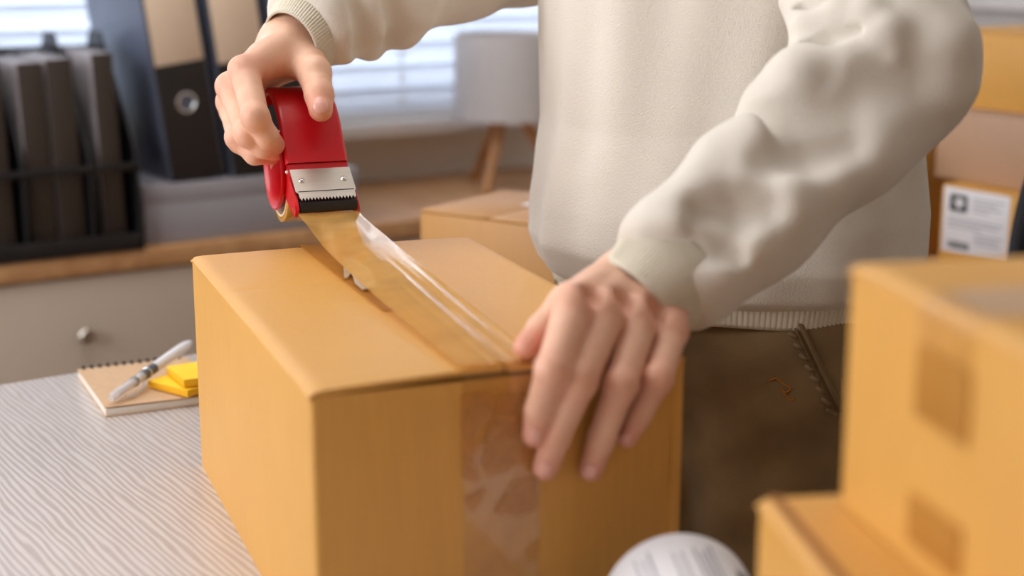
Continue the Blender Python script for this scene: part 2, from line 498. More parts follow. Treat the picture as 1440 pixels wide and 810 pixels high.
# ceiling lamp is lit but out of view; low cabinet along the back wall
CB, CT = 2.312, 0.72
cab = tag(empty('low_cabinet', room(.75, CB + .2, 0), YAW), 'long taupe low cabinet with an oak worktop under the window', 'cabinet')
bm = bmesh.new(); box(bm, (-1.9, -.18, .06), (1.0, .215, CT - .033), .002); box(bm, (-1.88, -.14, 0), (.98, .20, .06)); ob('carcass', bm, M['cabinet'], cab)
bm = bmesh.new(); box(bm, (-1.92, -.205, CT - .032), (1.02, .225, CT), .003); ob('worktop', bm, M['oak'], cab)
for k in range(4):
    x0 = -1.45 + k * .60
    bm = bmesh.new(); box(bm, (x0 + .003, -.197, .08), (x0 + .597, -.181, CT - .036), .002); dr = ob('door', bm, M['cabinet'], cab)
    kx = x0 + .597 - .06
    kp = (kx, -.197, .545)
    if k == 1:
        q = Pn(118, 470, room(.75, CB + .2 - .197), E2)
        loc = Matrix.Rotation(-YAW, 4, 'Z') @ (q - room(.75, CB + .2)); kp = (loc.x, -.197, loc.z)
    bm = bmesh.new(); lathe(bm, [(0, .022), (.010, .022), (.013, .018), (.012, .012), (.006, .008), (.006, 0)], 24, rot_to((0, -1, 0), kp))
    ob('knob', bm, M['steel'], dr)

# grey storage box the binders stand on
def cab_at(px, py, z):
    return Pz(px, py, z)
g0 = cab_at(205, 346, CT)
gb = tag(empty('storage_box', (g0.x, g0.y, CT), YAW), 'long low grey storage box under the ring binders', 'storage box')
bm = bmesh.new(); box(bm, (0, 0, 0), (.375, .30, .070), .003); ob('box_base', bm, M['grey_box'], gb)
bm = bmesh.new(); box(bm, (-.0015, -.0015, .066), (.3765, .3015, .096), .003); ob('lid', bm, M['grey_box'], gb)
GZ = CT + .0965

# lever arch binders: boards, spine, pages, label, finger ring
def binder(loc, tilt, label, w=.090, col='binder_blue'):
    t = empty('ring_binder', loc, YAW); t.rotation_euler = (0, tilt, YAW)
    tag(t, label, 'binder', 'ring binders on the grey box')
    H, D = .318, .285
    for x0, nm in ((0, 'front_board'), (w - .0025, 'back_board')):
        bm = bmesh.new(); box(bm, (x0, 0, 0), (x0 + .0025, D, H), .001); ob(nm, bm, M[col], t)
    bm = bmesh.new(); box(bm, (.0026, 0, 0), (w - .0026, .003, H), .0008)
    sp = ob('spine', bm, M['binder_black'], t)
    bm = bmesh.new(); box(bm, (.005, -.0012, .184), (w - .005, .0005, H - .012), .0004); ob('spine_label', bm, M['label_beige'], sp)
    bm = bmesh.new()
    tube(bm, [(w / 2 + .0145 * math.cos(a), -.001, .121 + .0145 * math.sin(a)) for a in [k * math.pi / 16 for k in range(32)]], .0026, 8, closed=True)
    ob('finger_ring', bm, M['chrome'], sp)
    bm = bmesh.new(); lathe(bm, [(0, .0006), (.0120, .0006), (.0120, 0)], 28, rot_to((0, -1, 0), (w / 2, -.0002, .121))); ob('ring_hole', bm, M['binder_blue'], sp)
    bm = bmesh.new(); box(bm, (.006, .012, .006), (w - .010, D - .012, H - .014), .001); ob('paper_stack', bm, M['paper'], t)
    return t
bloc = Matrix.Translation(gb.location) @ Matrix.Rotation(YAW, 4, 'Z')
for k, (bx, lab) in enumerate(((.050, 'slate blue and black ring binder leaning beside the black organizer'),
                               (.154, 'second ring binder from the black organizer, black spine half behind the knuckles'),
                               (.258, 'third ring binder from the black organizer, behind the raised hand'))):
    q = bloc @ Vector((bx, .004, .0965 + .0))
    binder(q, R(-7.2), lab)

# black file organizer: base, back, dividers with sloping fronts, front rail
o0 = cab_at(203, 350, CT)
og = tag(empty('file_organizer', (o0.x, o0.y, CT), YAW), 'black three-slot desk file organizer on the oak worktop', 'organizer')
OW, OD, OH = .335, .26, .330
bm = bmesh.new(); box(bm, (-OW, 0, .0), (0, OD, .012), .002); ob('base', bm, M['black_plastic'], og)
bm = bmesh.new(); box(bm, (-OW, OD - .004, .012), (0, OD, .303), .001); ob('back_panel', bm, M['black_plastic'], og)
def divider(x):
    bm = bmesh.new()
    prof = [(0.0, .0125), (0.0, .135), (.012, .165), (.13, .305), (.15, OH), (.20, OH), (.215, .306), (OD - .005, .303), (OD - .005, .0125)]
    plate(bm, [(x - .0025, y, z) for y, z in prof], (.005, 0, 0))
    return bm
for x in (-.0035, -.0775, -.1785, -.329):
    ob('divider', divider(x), M['black_plastic'], og)
for z in (.132,):
    bm = bmesh.new(); box(bm, (-OW, -.004, z - .006), (0, .001, z + .006), .002); ob('front_rail', bm, M['black_plastic'], og)
bm = bmesh.new(); box(bm, (-OW, -.004, .0), (0, .001, .028), .002); ob('front_lip', bm, M['black_plastic'], og)
def book(loc, w, h, d, tilt, cover, side, label, name='folder'):
    t = empty(name, loc); t.rotation_euler = (0, tilt, YAW); tag(t, label, 'folder', 'folders in the black organizer')
    bm = bmesh.new(); box(bm, (0, 0, 0), (w, .003, h), .001); ob('spine', bm, M[cover], t)
    bm = bmesh.new(); box(bm, (0, .003, 0), (.002, d, h), .0008); ob('cover', bm, M[side], t)
    bm = bmesh.new(); box(bm, (w - .002, .003, 0), (w, d, h), .0008); ob('cover', bm, M[side], t)
    bm = bmesh.new(); box(bm, (.003, .005, .003), (w - .003, d - .004, h - .003), .0005); ob('paper_stack', bm, M['book_grey'], t)
oloc = Matrix.Translation(og.location) @ Matrix.Rotation(YAW, 4, 'Z')
for x, w, h, lab in ((-.054, .032, .292, 'dark brown folder standing alone in the right slot of the organizer'),
                     (-.1235, .038, .286, 'dark brown folder in the middle slot, nearer the divider on its right'),
                     (-.1665, .037, .282, 'dark brown folder in the middle slot, left of its twin'),
                     (-.222, .030, .285, 'dark brown folder in the left slot of the organizer, cut by the frame')):
    book(oloc @ Vector((x, .012, .0125)), w, h,   .21, R(-1.6), 'book_brown', 'book_grey', lab)

# tripod table lamp
lz = CT
lc = Pz(714, 264, lz)
lc = Vector((lc.x, lc.y, lz))
lamp = tag(empty('table_lamp', lc, YAW), 'white drum shade lamp on a wooden tripod by the window', 'lamp')
bm = bmesh.new(); lathe(bm, [(.106, .138), (.102, .298), (.100, .298), (.104, .138)], 56, None, True); ob('lamp_shade', bm, M['shade'], lamp)
bm = bmesh.new(); lathe(bm, [(0, .135), (.030, .135), (.030, .150), (.014, .152), (.014, .205), (0, .205)], 28); ob('lamp_socket', bm, M['lamp_wood'], lamp)
for k in range(3):
    a = R(-112) + k * R(120) - YAW
    bm = bmesh.new(); tube(bm, [(.110 * math.cos(a), .110 * math.sin(a), 0.004), (.022 * math.cos(a), .022 * math.sin(a), .150)], [.009, .0125], 14); ob('leg', bm, M['lamp_wood'], lamp)
bm = bmesh.new()
for k in range(3):
    a = R(-52) + k * R(120)
    tube(bm, [(.012 * math.cos(a), .012 * math.sin(a), .2), (.102 * math.cos(a), .102 * math.sin(a), .21)], .0015, 6)
ob('shade_spider', bm, M['steel'], lamp)

# ------------------------------------------------------------------ the desk in front
TZ = 0.75
T_YAW = R(34)
t1 = Vector((math.cos(T_YAW), math.sin(T_YAW), 0)); t2 = Vector((-math.sin(T_YAW), math.cos(T_YAW), 0))
tb = Pz(52, 532, TZ)                                   # on the back edge
tr = Pz(985, 800, TZ)                                  # near the right edge
corner = tb + t1 * ((tr - tb).dot(t1))
LX, LY = 0.95, 1.75
desk = tag(empty('desk', (corner.x, corner.y, 0), T_YAW), 'pale wood grained desk under the sealed box', 'desk')
bm = bmesh.new(); box(bm, (-LX, -LY, TZ - .028), (0, 0, TZ), .003); ob('desktop', bm, M['table'], desk)
for x in (-LX + .06, -.06):
    for y in (-LY + .06, -.06):
        bm = bmesh.new(); box(bm, (x - .022, y - .022, 0), (x + .022, y + .022, TZ - .028), .003); ob('leg', bm, M['white_trim'], desk)
for y in (-.07, -LY + .045):
    bm = bmesh.new(); box(bm, (-LX + .083, y, TZ - .09), (-.083, y + .025, TZ - .0285), .002); ob('apron', bm, M['white_trim'], desk)

# ------------------------------------------------------------------ cartons
BH, BW, BL, BYAW = .187, .2456, .4283, R(20.67)
d1 = Vector((math.sin(BYAW), -math.cos(BYAW), 0)); d2 = Vector((math.cos(BYAW), math.sin(BYAW), 0))
bA = Vector((-.2703, 1.2682, TZ)); bB = bA + d1 * BL; bC = bA + d2 * BW; bD = bB + d2 * BW
BT = TZ + BH
def carton(name, w, l, h, loc, yaw, label, mat='kraft', gap=.0022, group=None, bulge=.0, score=None, lip=.0, detail=True):
    """corner origin: x along the short side, -y along the long side. Walls + two top flaps meeting over the middle."""
    t = tag(empty(name, loc, yaw), label, 'box', group)
    th = .0035
    bm = bmesh.new()
    if detail:
        # four walls with rounded upright edges, open at the top
        def ring(off, z):
            pts = []; r = max(.004 - off, .0008)
            for cx, cy, a0 in ((w - .004, -l + .004, -90), (w - .004, -.004, 0), (.004, -.004, 90), (.004, -l + .004, 180)):
                for k in range(4):
                    a = R(a0 + 30 * k); pts.append((cx + r * math.cos(a), cy + r * math.sin(a), z))
            return pts
        rs = [ring(0, 0), ring(0, h * .5), ring(0, h - .0045), ring(th, h - .0045), ring(th, .004)]
        vs = [[bm.verts.new(p) for p in r_] for r_ in rs]
        n = len(vs[0])
        for a, b in zip(vs, vs[1:]):
            for k in range(n):
                bm.faces.new((a[k], a[(k + 1) % n], b[(k + 1) % n], b[k]))
        bm.faces.new(vs[0][::-1]); bm.faces.new(vs[-1])
        ob('walls', bm, M[mat], t)
        for side in (0, 1):
            bm = bmesh.new()
            x0, x1 = (0.0, w / 2 - gap / 2) if side == 0 else (w, w / 2 + gap / 2)
            sg = 1 if side == 0 else -1
            def fn(u, v, x0=x0, x1=x1, side=side):
                s = u
                y = -l * v + 0.0
                z = h - th / 2
                # rounded fold over the long edge
                x = x0 + (x1 - x0) * s
                if s < .06:
                    k = s / .06
                    z -= .0035 * (1 - math.sin(k * math.pi / 2))
                    x = x0 + (x1 - x0) * .06 * (1 - math.cos(k * math.pi / 2))
                z += bulge * math.sin(math.pi * min(1, s * .5 + 0)) * (.35 + .65 * v) * (1 if side == 0 else .7)
                z -= lip * (1 - s) * 0
                if v > .97: z -= .0012 * (v - .97) / .03 * (1 - s)
                if v < .03: z -= .0025 * (.03 - v) / .03
                if score and abs(v - score) < .018 and side == 0 and s > .03:
                    z -= .0009 * (1 - abs(v - score) / .018)
                return (x, y, z)
            us = 26; vs_ = 110 if score else 30
            sheet(bm, fn, us, vs_, th)
            fl = ob('flap', bm, M[mat], t, smooth=40)
        for ya, yb in ((-l + .006, -l * .72), (-l * .28, -.006)):
            bm = bmesh.new(); box(bm, (.006, ya, h - .0085), (w - .006, yb, h - .005), .0005); ob('inner_flap', bm, M['kraft_edge'], t)
    else:
        box(bm, (0, -l, 0), (w, 0, h - .0035), .003); ob('walls', bm, M[mat], t)
        for x0, x1 in ((0.0006, w / 2 - gap / 2), (w / 2 + gap / 2, w - .0006)):
            bm = bmesh.new(); box(bm, (x0, -l + .0006, h - .0034), (x1, -.0006, h), .0009); ob('flap', bm, M[mat], t)
    return t
main = carton('cardboard_box', BW, BL, BH, bA, BYAW, 'large closed cardboard box being taped in the middle of the desk', bulge=.003, score=.36)
TW = .0507
# old tape along the seam (front half hidden under the new strip) and the strip folded down the near end
def strip(name, parent, mat, x0, x1, path, th=.00025, wob=0.0, n=60):
    """tape: path is a list of (y,z) points"""
    bm = bmesh.new()
    ps = [Vector((0, y, z)) for y, z in path]
    L = [0]
    for a, b in zip(ps, ps[1:]): L.append(L[-1] + (b - a).length)
    def fn(u, v):
        s = u * L[-1]
        for i in range(len(L) - 1):
            if s <= L[i + 1] + 1e-9:
                k = (s - L[i]) / max(1e-9, L[i + 1] - L[i]); p = ps[i].lerp(ps[i + 1], k); break
        w_ = wob * (math.sin(s * 190 + v * 3) * math.sin(v * 9 + s * 60) + .6 * math.sin(s * 90 - v * 7))
        return (x0 + (x1 - x0) * v, p.y - w_ * .7, p.z + w_ * .7)
    sheet(bm, fn, n, 16, th)
    return ob(name, bm, mat, parent)
hb = lambda v: BH + .003 * (.35 + .65 * v) + .0006
strip('tape_strip', main, M['tape_stuck'], BW / 2 - TW / 2 - .006, BW / 2 + TW / 2 - .006, [(.0006, BH - .055), (.0006, BH - .004), (-.004, hb(0)), (-BL * .27, hb(.27)), (-BL * .62, hb(.62))], n=90)
ft = strip('tape_strip', main, M['tape_clear'], BW / 2 - TW / 2 - .0025, BW / 2 + TW / 2 - .0025, [(-BL + .004, hb(1)), (-BL - .0008, BH - .002), (-BL - .0012, BH - .02), (-BL - .0008, BH - .10), (-BL - .0008, .03)], wob=.0005, n=110)
for k_, poly in enumerate(([(649, 556), (672, 553), (697, 557), (692, 584), (672, 606), (668, 640), (672, 678), (652, 674)],
             [(700, 557), (738, 553), (742, 600), (740, 648), (712, 664), (688, 672), (678, 652), (684, 612), (694, 590)],
             [(654, 700), (684, 688), (676, 706), (664, 722)], [(722, 676), (757, 668), (758, 716), (728, 728), (696, 722)])):
    bm = bmesh.new()
    pp = [Matrix.Rotation(-BYAW, 4, 'Z') @ (Pn(x, y, bB + d1 * .0022, d1) - bA) for x, y in poly]
    plate(bm, pp, (0, -.0002, 0)); ob('air_pocket', bm, M['tape_milky'], ft)
# overlapped joint at the right end of the near face
bm = bmesh.new(); box(bm, (BW - .0078, -BL - .0011, .002), (BW - .0005, -BL + .0005, BH - .006), .0005); ob('joint_strip', bm, M['kraft'], main)
# frayed end of the old tape beside the seam, white glare put into its colour
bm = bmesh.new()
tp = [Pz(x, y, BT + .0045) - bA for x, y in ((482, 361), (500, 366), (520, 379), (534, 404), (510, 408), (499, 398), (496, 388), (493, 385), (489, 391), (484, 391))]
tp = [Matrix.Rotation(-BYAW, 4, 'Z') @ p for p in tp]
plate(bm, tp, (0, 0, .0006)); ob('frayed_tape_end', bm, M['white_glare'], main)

# cartons at the right front
lo_h = .187
q = Pz(1066, 694, TZ + lo_h)
low = carton('cardboard_box', .26, .34, lo_h, (q.x, q.y, TZ), R(7), 'lower front cardboard box at the bottom right corner, mostly below the frame')
bm = bmesh.new()
up_b = Pz(1179, 705, TZ + lo_h + .0005)
UPH = .1165
upper = carton('cardboard_box', .21, .36, UPH, (up_b.x, up_b.y, TZ + lo_h + .0008), R(11.5), 'out-of-focus cardboard box on top of another at the right front')
def face_tape(t, y0, y1, zs, w, h, mat):
    bm = bmesh.new(); box(bm, (-.0012, y1, zs[0]), (-.0002, y0, zs[1]), .0003); ob('tape_strip', bm, mat, t)
strip_x = (-.072, -.118)
bm = bmesh.new()
def wrap(u, v):
    pts = [(-.0009, UPH - .052), (-.0009, UPH - .006), (.0008, UPH - .0015), (.004, UPH + .0007), (.105, UPH + .0018)]
    L = [0]
    for a, b in zip(pts, pts[1:]): L.append(L[-1] + math.dist(a, b))
    s = u * L[-1]
    for i in range(4):
        if s <= L[i + 1] + 1e-9:
            k = (s - L[i]) / (L[i + 1] - L[i]); x = pts[i][0] + (pts[i + 1][0] - pts[i][0]) * k; z = pts[i][1] + (pts[i + 1][1] - pts[i][1]) * k; break
    return (x, strip_x[0] + (strip_x[1] - strip_x[0]) * v, z)
sheet(bm, wrap, 60, 4, .0003); ob('tape_strip', bm, M['tape_clear'], upper)
face_tape(upper, strip_x[0], strip_x[1], (UPH - .050, UPH - .021), 0, 0, M['tape_patch'])
face_tape(upper, strip_x[0], strip_x[1], (.010, .032), 0, 0, M['tape_patch'])
bm = bmesh.new(); box(bm, (.004, -.13, lo_h + .0004), (.009, -.004, lo_h + .0007)); ob('flap_edge', bm, M['kraft_edge'], low)

# roll of shipping labels on the desk in front
rc = Pz(968, 880, TZ)
rr = .047
rl = tag(empty('label_roll', (0.128, .742, TZ + rr), 0), 'white roll of printed shipping labels lying in front of the box', 'label roll')
_r = P(960, 849, .945); rl.location = (_r.x, _r.y - .05, TZ + rr)
rl.rotation_euler = (0, 0, R(4))
ax = Matrix.Rotation(R(90), 4, 'X')
bm = bmesh.new(); lathe(bm, [(.020, -.05), (rr - .0015, -.05), (rr, -.0485), (rr, .0485), (rr - .0015, .05), (.020, .05)], 72, ax, True); ob('label_paper', bm, M['white_paper'], rl)
bm = bmesh.new(); lathe(bm, [(.0185, -.051), (.0199, -.051), (.0199, .051), (.0185, .051)], 40, ax, True); ob('cardboard_core', bm, M['core'], rl)
bm = bmesh.new()
def patch(bm, a0, a1, y0, y1, r=None):
    r = r or rr + .0003
    n = max(1, int(abs(a1 - a0) / 6))
    sheet(bm, lambda u, v: (r * math.sin(R(a0 + (a1 - a0) * u)), y0 + (y1 - y0) * v, r * math.cos(R(a0 + (a1 - a0) * u))), n, 1, .0001)
for a in (-40, -34, -29, -12, -6, 4, 9, 13, 17):
    patch(bm, a, a + rng.choice((1.4, 2.0)), -.040, rng.choice((.02, .032, .026)))
ob('printed_lines', bm, M['ink_grey'], rl)
bm = bmesh.new(); patch(bm, 34, 50, -.004, .010); patch(bm, 36, 48, -.04, -.02); ob('printed_code', bm, M['ink'], rl)

# ------------------------------------------------------------------ desk behind, with its boxes
w0 = Vector((-.115, 1.825, 0)); WZ = .72
wt = tag(empty('packing_table', w0, YAW), 'plain wooden table behind the person with one box on it', 'table')
bm = bmesh.new(); box(bm, (0, 0, WZ - .025), (.46, .42, WZ), .003); ob('tabletop', bm, M['oak'], wt)
for x in (.05, .41):
    for y in (.05, .37):
        bm = bmesh.new(); box(bm, (x - .02, y - .02, 0), (x + .02, y + .02, WZ - .025), .002); ob('leg', bm, M['oak'], wt)
cz = WZ + .155
q = Pz(590, 294, cz)
cy = R(-35)
cbx = carton('cardboard_box', .20, .18, .155, (0, 0, WZ), cy, 'cardboard box with a white label behind the sweater, left of the person', 'kraft_shaded', detail=False)
# its near left corner is at the pixel (590,294)
cbx.location = (q.x, q.y, WZ)
cbx.location += Matrix.Rotation(cy, 4, 'Z') @ Vector((0, .18, 0))
bm = bmesh.new(); box(bm, (.085, -.085, .1552), (.175, -.02, .1560), .0003); ob('shipping_label', bm, M['white_paper'], cbx)

# stack at the right on a side table, long faces turned to the side window
sq = Pz(1325, 257, WZ + .126)
st = tag(empty('side_table', (sq.x, sq.y, 0), YAW), 'wooden side table under the box stack at the right', 'table')
bm = bmesh.new(); box(bm, (-.03, -.42, WZ - .025), (.34, .34, WZ), .003); ob('tabletop', bm, M['oak'], st)
for x in (0, .31):
    for y in (-.39, .31):
        bm = bmesh.new(); box(bm, (x - .02, y - .02, 0), (x + .02, y + .02, WZ - .025), .002); ob('leg', bm, M['oak'], st)
s1 = carton('cardboard_box', .24, .36, .125, (sq.x, sq.y, WZ + .0005), YAW, 'cardboard box with a printed white shipping label at the stack bottom', detail=False)
m1 = Pz(1313, 248, WZ + .126)
s2 = carton('cardboard_box', .25, .37, .106, (m1.x, m1.y, WZ + .126), YAW, 'dull pinkish brown cardboard box in the middle of the right stack', 'kraft_pale', detail=False)
m2 = Pz(1316, 146, WZ + .2325)
s3 = carton('cardboard_box', .24, .36, .112, (m2.x, m2.y, WZ + .2325), YAW, 'bright cardboard box on top of the right stack', detail=False)
bk = carton('cardboard_box', .26, .22, .178, (0, 0, WZ + .0005), YAW, 'cardboard box in shadow between the sweater and the labelled box', 'kraft', detail=False)
bk.location = Vector((sq.x, sq.y, WZ + .0005)) - E1 * .085 + E2 * .285
# printed shipping label
inv = (Matrix.Translation(s1.location) @ Matrix.Rotation(YAW, 4, 'Z')).inverted()
def on_face(px, py):
    p = inv @ Pn(px, py, s1.location, E1)
    return p.y, p.z
ly0, lz1 = on_face(1329, 261); ly1, _ = on_face(1422, 276); _, lz0 = on_face(1327, 352)
bm = bmesh.new(); box(bm, (-.0006, ly1, lz0), (-.0001, ly0, lz1), .0001); sl = ob('shipping_label', bm, M['white_paper'], s1)
lw, lh = ly0 - ly1, lz1 - lz0
def lab(bm, u0, u1, v0, v1, x=-.0009):
    box(bm, (x, ly0 - lw * u1, lz1 - lh * v1), (-.0005, ly0 - lw * u0, lz1 - lh * v0))
bm = bmesh.new(); lab(bm, .10, .37, .10, .36); ob('printed_logo', bm, M['ink'], sl)
bm = bmesh.new()
plate(bm, [(-.0011, ly0 - lw * (.245 + .075 * math.cos(a)), lz1 - lh * (.205 + .055 * math.sin(a))) for a in [k * math.pi / 8 for k in range(16)]], (.0003, 0, 0))
lab(bm, .20, .29, .24, .30, -.0011); ob('logo_emblem', bm, M['white_paper'], sl)
bm = bmesh.new()
for v, u0, u1 in ((.12, .45, .92), (.18, .45, .80), (.24, .45, .88), (.30, .45, .70), (.46, .08, .92), (.52, .08, .85), (.58, .08, .60), (.66, .50, .92), (.72, .50, .85), (.78, .50, .9)):
    lab(bm, u0, u1, v, v + .022)
ob('printed_text', bm, M['ink_grey'], sl)
bm = bmesh.new()
u = .10
while u < .42:
    w_ = rng.choice((.010, .018, .026)); lab(bm, u, u + w_, .82, .93); u += w_ + .010
ob('printed_barcode', bm, M['ink'], sl)
bm = bmesh.new(); box(bm, (-.012, -.10, .0), (-.0008, -.02, .0012)); ob('loose_label_edge', bm, M['white_paper'], s1)

# office chair, only the rim of its back in view
ch0 = P(1440, 250, 1.62)
cc = Vector((ch0.x + .215, ch0.y + .04, 0))
ch = tag(empty('office_chair', cc, R(-8)), 'black mesh back office chair cut by the right frame edge', 'chair')
def back(u, v):
    a, b = u * 2 - 1, v * 2 - 1
    k = (1 - abs(b) ** 3.2) ** (1 / 3.2) if abs(b) < 1 else 0
    wdt = .225 * (1 - .12 * v)
    return (a * wdt * max(k, .02), .05 * (a * a) * -1 + .03 * b, .80 + .26 * b)
bm = bmesh.new(); sheet(bm, back, 24, 28, .02); ob('backrest', bm, M['mesh_black'], ch, smooth=180)
bm = bmesh.new(); box(bm, (-.23, -.46, .43), (.23, .0, .49), .025, seg=4); ob('seat', bm, M['mesh_black'], ch)
bm = bmesh.new(); tube(bm, [(0, .03, .62), (0, .07, .46), (0, -.05, .41), (0, -.22, .41)], .018, 12); ob('back_bracket', bm, M['black_plastic'], ch)
bm = bmesh.new(); tube(bm, [(0, -.22, .43), (0, -.22, .10)], [.03, .025], 16); ob('gas_column', bm, M['chrome'], ch)
for k in range(5):
    a = k * R(72) + .3
    bm = bmesh.new(); e = (.27 * math.cos(a), -.22 + .27 * math.sin(a))
    tube(bm, [(0, -.22, .115), (e[0], e[1], .075)], [.026, .016], 10); lg = ob('base_arm', bm, M['black_plastic'], ch)
    bm = bmesh.new(); lathe(bm, [(0, -.018), (.026, -.018), (.03, -.012), (.03, .012), (.026, .018), (0, .018)], 20, rot_to((math.cos(a + 1.5), math.sin(a + 1.5), 0), (e[0], e[1], .0305))); tube(bm, [(e[0], e[1], .03), (e[0], e[1], .08)], .006, 8); ob('caster', bm, M['black_plastic'], lg)

# ------------------------------------------------------------------ notebook, note pads, pen
ncl = Pz(148, 587, TZ); nbl = Pz(106, 527, TZ)
ny = (nbl - ncl).normalized(); NYAW = math.atan2(ny.y, ny.x) - R(90)
NL, NW, NT_ = .150, .115, .0085
nb = tag(empty('notebook', (ncl.x, ncl.y, TZ), NYAW), 'small kraft covered spiral notebook beside the big box', 'notebook')
bm = bmesh.new(); box(bm, (.0008, .0008, .0008), (NW - .0008, NL - .0008, NT_ - .0006), .0005); ob('pages', bm, M['paper'], nb)
bm = bmesh.new(); box(bm, (0, 0, 0), (NW, NL, .0009), .0004); ob('back_cover', bm, M['kraft_cover'], nb)
bm = bmesh.new()
def cov(u, v):
    z = NT_ + .0010 * math.sin(math.pi * v) * (1 - u) + .0012 * (1 - u) * (1 - v)
    return (NW * u, NL * v, z)
sheet(bm, cov, 16, 16, .0008); ob('front_cover', bm, M['kraft_cover'], nb, smooth=50)
bm = bmesh.new()
pts = [(.0052 * math.cos(a), .0068 * math.sin(a)) for a in [R(-60 + 30 * k) for k in range(11)]]
tube(bm, [(0, NL - .0005 - x * .8, NT_ * .55 + z) for x, z in [(-math.cos(R(d)) * .0058, math.sin(R(d)) * .0072) for d in range(-150, 191, 20)]], .0006, 6)
tube(bm, [(.0016, NL - .0005 - x * .8, NT_ * .55 + z) for x, z in [(-math.cos(R(d)) * .0058, math.sin(R(d)) * .0072) for d in range(-150, 191, 20)]], .0006, 6)
ring = ob('spiral_ring', bm, M['wire'], nb, (.006, 0, 0), 180)
for k in range(1, 13):
    r_ = ring.copy(); COL.objects.link(r_); r_.parent = nb; r_.location = (.006 + .0083 * k, 0, 0)

def pad(fx, lx, z, th, s, label):
    f = Pz(*fx, z); l = Pz(*lx, z)
    e = (l - f).normalized(); yaw = math.atan2(e.y, e.x) - R(90)
    t = tag(empty('sticky_note_pad', (f.x, f.y, z), yaw), label, 'note pad', 'yellow note pads')
    bm = bmesh.new(); box(bm, (0, 0, 0), (s, s, th - .0004), .0002); ob('note_block', bm, M['yellow_side'], t)
    bm = bmesh.new(); sheet(bm, lambda u, v: (s * u, s * v, th + .0012 * u * v), 8, 8, .0003); ob('top_note', bm, M['yellow'], t)
NZ = TZ + NT_ + .0022
pad((264, 559), (209, 545), NZ, .0068, .058, 'lower yellow sticky note pad lying on the notebook')
pad((259, 545), (233, 524), NZ + .0085, .0075, .056, 'upper yellow sticky note pad, turned on the one below')

pa = Pz(156, 560, NZ + .0060); pb = Pz(274, 477, NZ + .0205)
pd = (pb - pa).normalized(); PLN = .150
pen = empty('ballpoint_pen', pa)
pen.rotation_euler = pd.to_track_quat('Z', 'Y').to_euler()
tag(pen, 'white and clear ballpoint pen lying across notebook and yellow pads', 'pen')
bm = bmesh.new(); lathe(bm, [(0, .0), (.0030, .0), (.0044, .003), (.0050, .008), (.0050, .055), (.0052, .060), (0, .060)], 28); ob('clear_barrel', bm, M['pen_clear'], pen)
bm = bmesh.new(); lathe(bm, [(0, .010), (.0031, .010), (.0031, .058), (0, .058)], 20); ob('inner_tube', bm, M['pen_white'], pen)
bm = bmesh.new(); lathe(bm, [(0, .0602), (.0054, .0602), (.0055, .084), (0, .084)], 28); lathe(bm, [(0, .0445), (.00525, .0445), (.00525, .0462), (0, .0462)], 28); ob('grip_band', bm, M['pen_grey'], pen)
bm = bmesh.new(); lathe(bm, [(.0054, .0695), (.0058, .0697), (.0058, .0712), (.0054, .0714)], 28); ob('band_ring', bm, M['chrome'], pen)
bm = bmesh.new(); lathe(bm, [(0, .0842), (.0055, .0842), (.0056, .138), (.0050, .152), (.0030, .162), (.0012, .166), (0, .166)], 28); ob('upper_barrel', bm, M['pen_white'], pen)
# clip lies on the notebook side of the barrel
inv = pen.rotation_euler.to_matrix().inverted()
side = inv @ (Vector((ray(200, 540).y, -ray(200, 540).x, 0)).normalized() * .9 + Vector((0, 0, -.45)))
side.z = 0; side.normalize()
bm = bmesh.new()
tube(bm, [side * .0050 + Vector((0, 0, .055)), side * .0098 + Vector((0, 0, .050)), side * .0105 + Vector((0, 0, .030)), side * .0092 + Vector((0, 0, .019)), side * .0072 + Vector((0, 0, .016))], [.0016, .0018, .0016, .0016, .0012], 10); ob('clip', bm, M['pen_clear'], pen)

# ------------------------------------------------------------------ tape dispenser: local x across, y away along the box, z up
DO = P(462.5, 297.5, 1.293)
DW = .0535
DM = Matrix((( d2.x, -d1.x, 0), (d2.y, -d1.y, 0), (0, 0, 1))).to_4x4()
td = empty('tape_dispenser', DO, BYAW)
tag(td, 'red metal tape dispenser with steel cutter held above the box', 'tape dispenser')
hw = DW / 2
arch = [(.0315, .0300), (.0363, .0371), (.0475, .054), (.0600, .0715), (.0740, .0835), (.0900, .0915), (.1060, .0945), (.116, .0925), (.1225, .0860), (.1235, .0780)]
def smooth_path(pts, n):
    P_ = [Vector((0, *p)) for p in pts]; out = []
    for i in range(len(P_) - 1):
        p0, p1, p2, p3 = P_[max(i - 1, 0)], P_[i], P_[i + 1], P_[min(i + 2, len(P_) - 1)]
        for k in range(n):
            t = k / n
            out.append(.5 * ((2 * p1) + (p2 - p0) * t + (2 * p0 - 5 * p1 + 4 * p2 - p3) * t * t + (3 * p1 - p0 - 3 * p2 + p3) * t ** 3))
    return out + [P_[-1]]
ap = smooth_path(arch[1:], 6)
def cross(u, v, path, half, roll=.0024):
    """sheet-metal section with edges rolled down"""
    s = u * (len(path) - 1); i = min(int(s), len(path) - 2); p = path[i].lerp(path[i + 1], s - i)
    tg = (path[i + 1] - path[i]).normalized(); nn = Vector((0, -tg.z, tg.y))
    if v < .15:
        k = v / .15; x = -half + roll * (1 - math.cos(k * math.pi / 2)); d = -roll * (1 - math.sin(k * math.pi / 2)) * 1.6
    elif v > .85:
        k = (1 - v) / .15; x = half - roll * (1 - math.cos(k * math.pi / 2)); d = -roll * (1 - math.sin(k * math.pi / 2)) * 1.6
    else:
        x = -half + roll + (v - .15) / .7 * (2 * half - 2 * roll); d = 0
    return Vector((x, p.y, p.z)) + nn * d
bm = bmesh.new(); sheet(bm, lambda u, v: cross(u, v, ap, hw), 60, 24, .0012)
ob('handle', bm, M['red'], td, smooth=50)
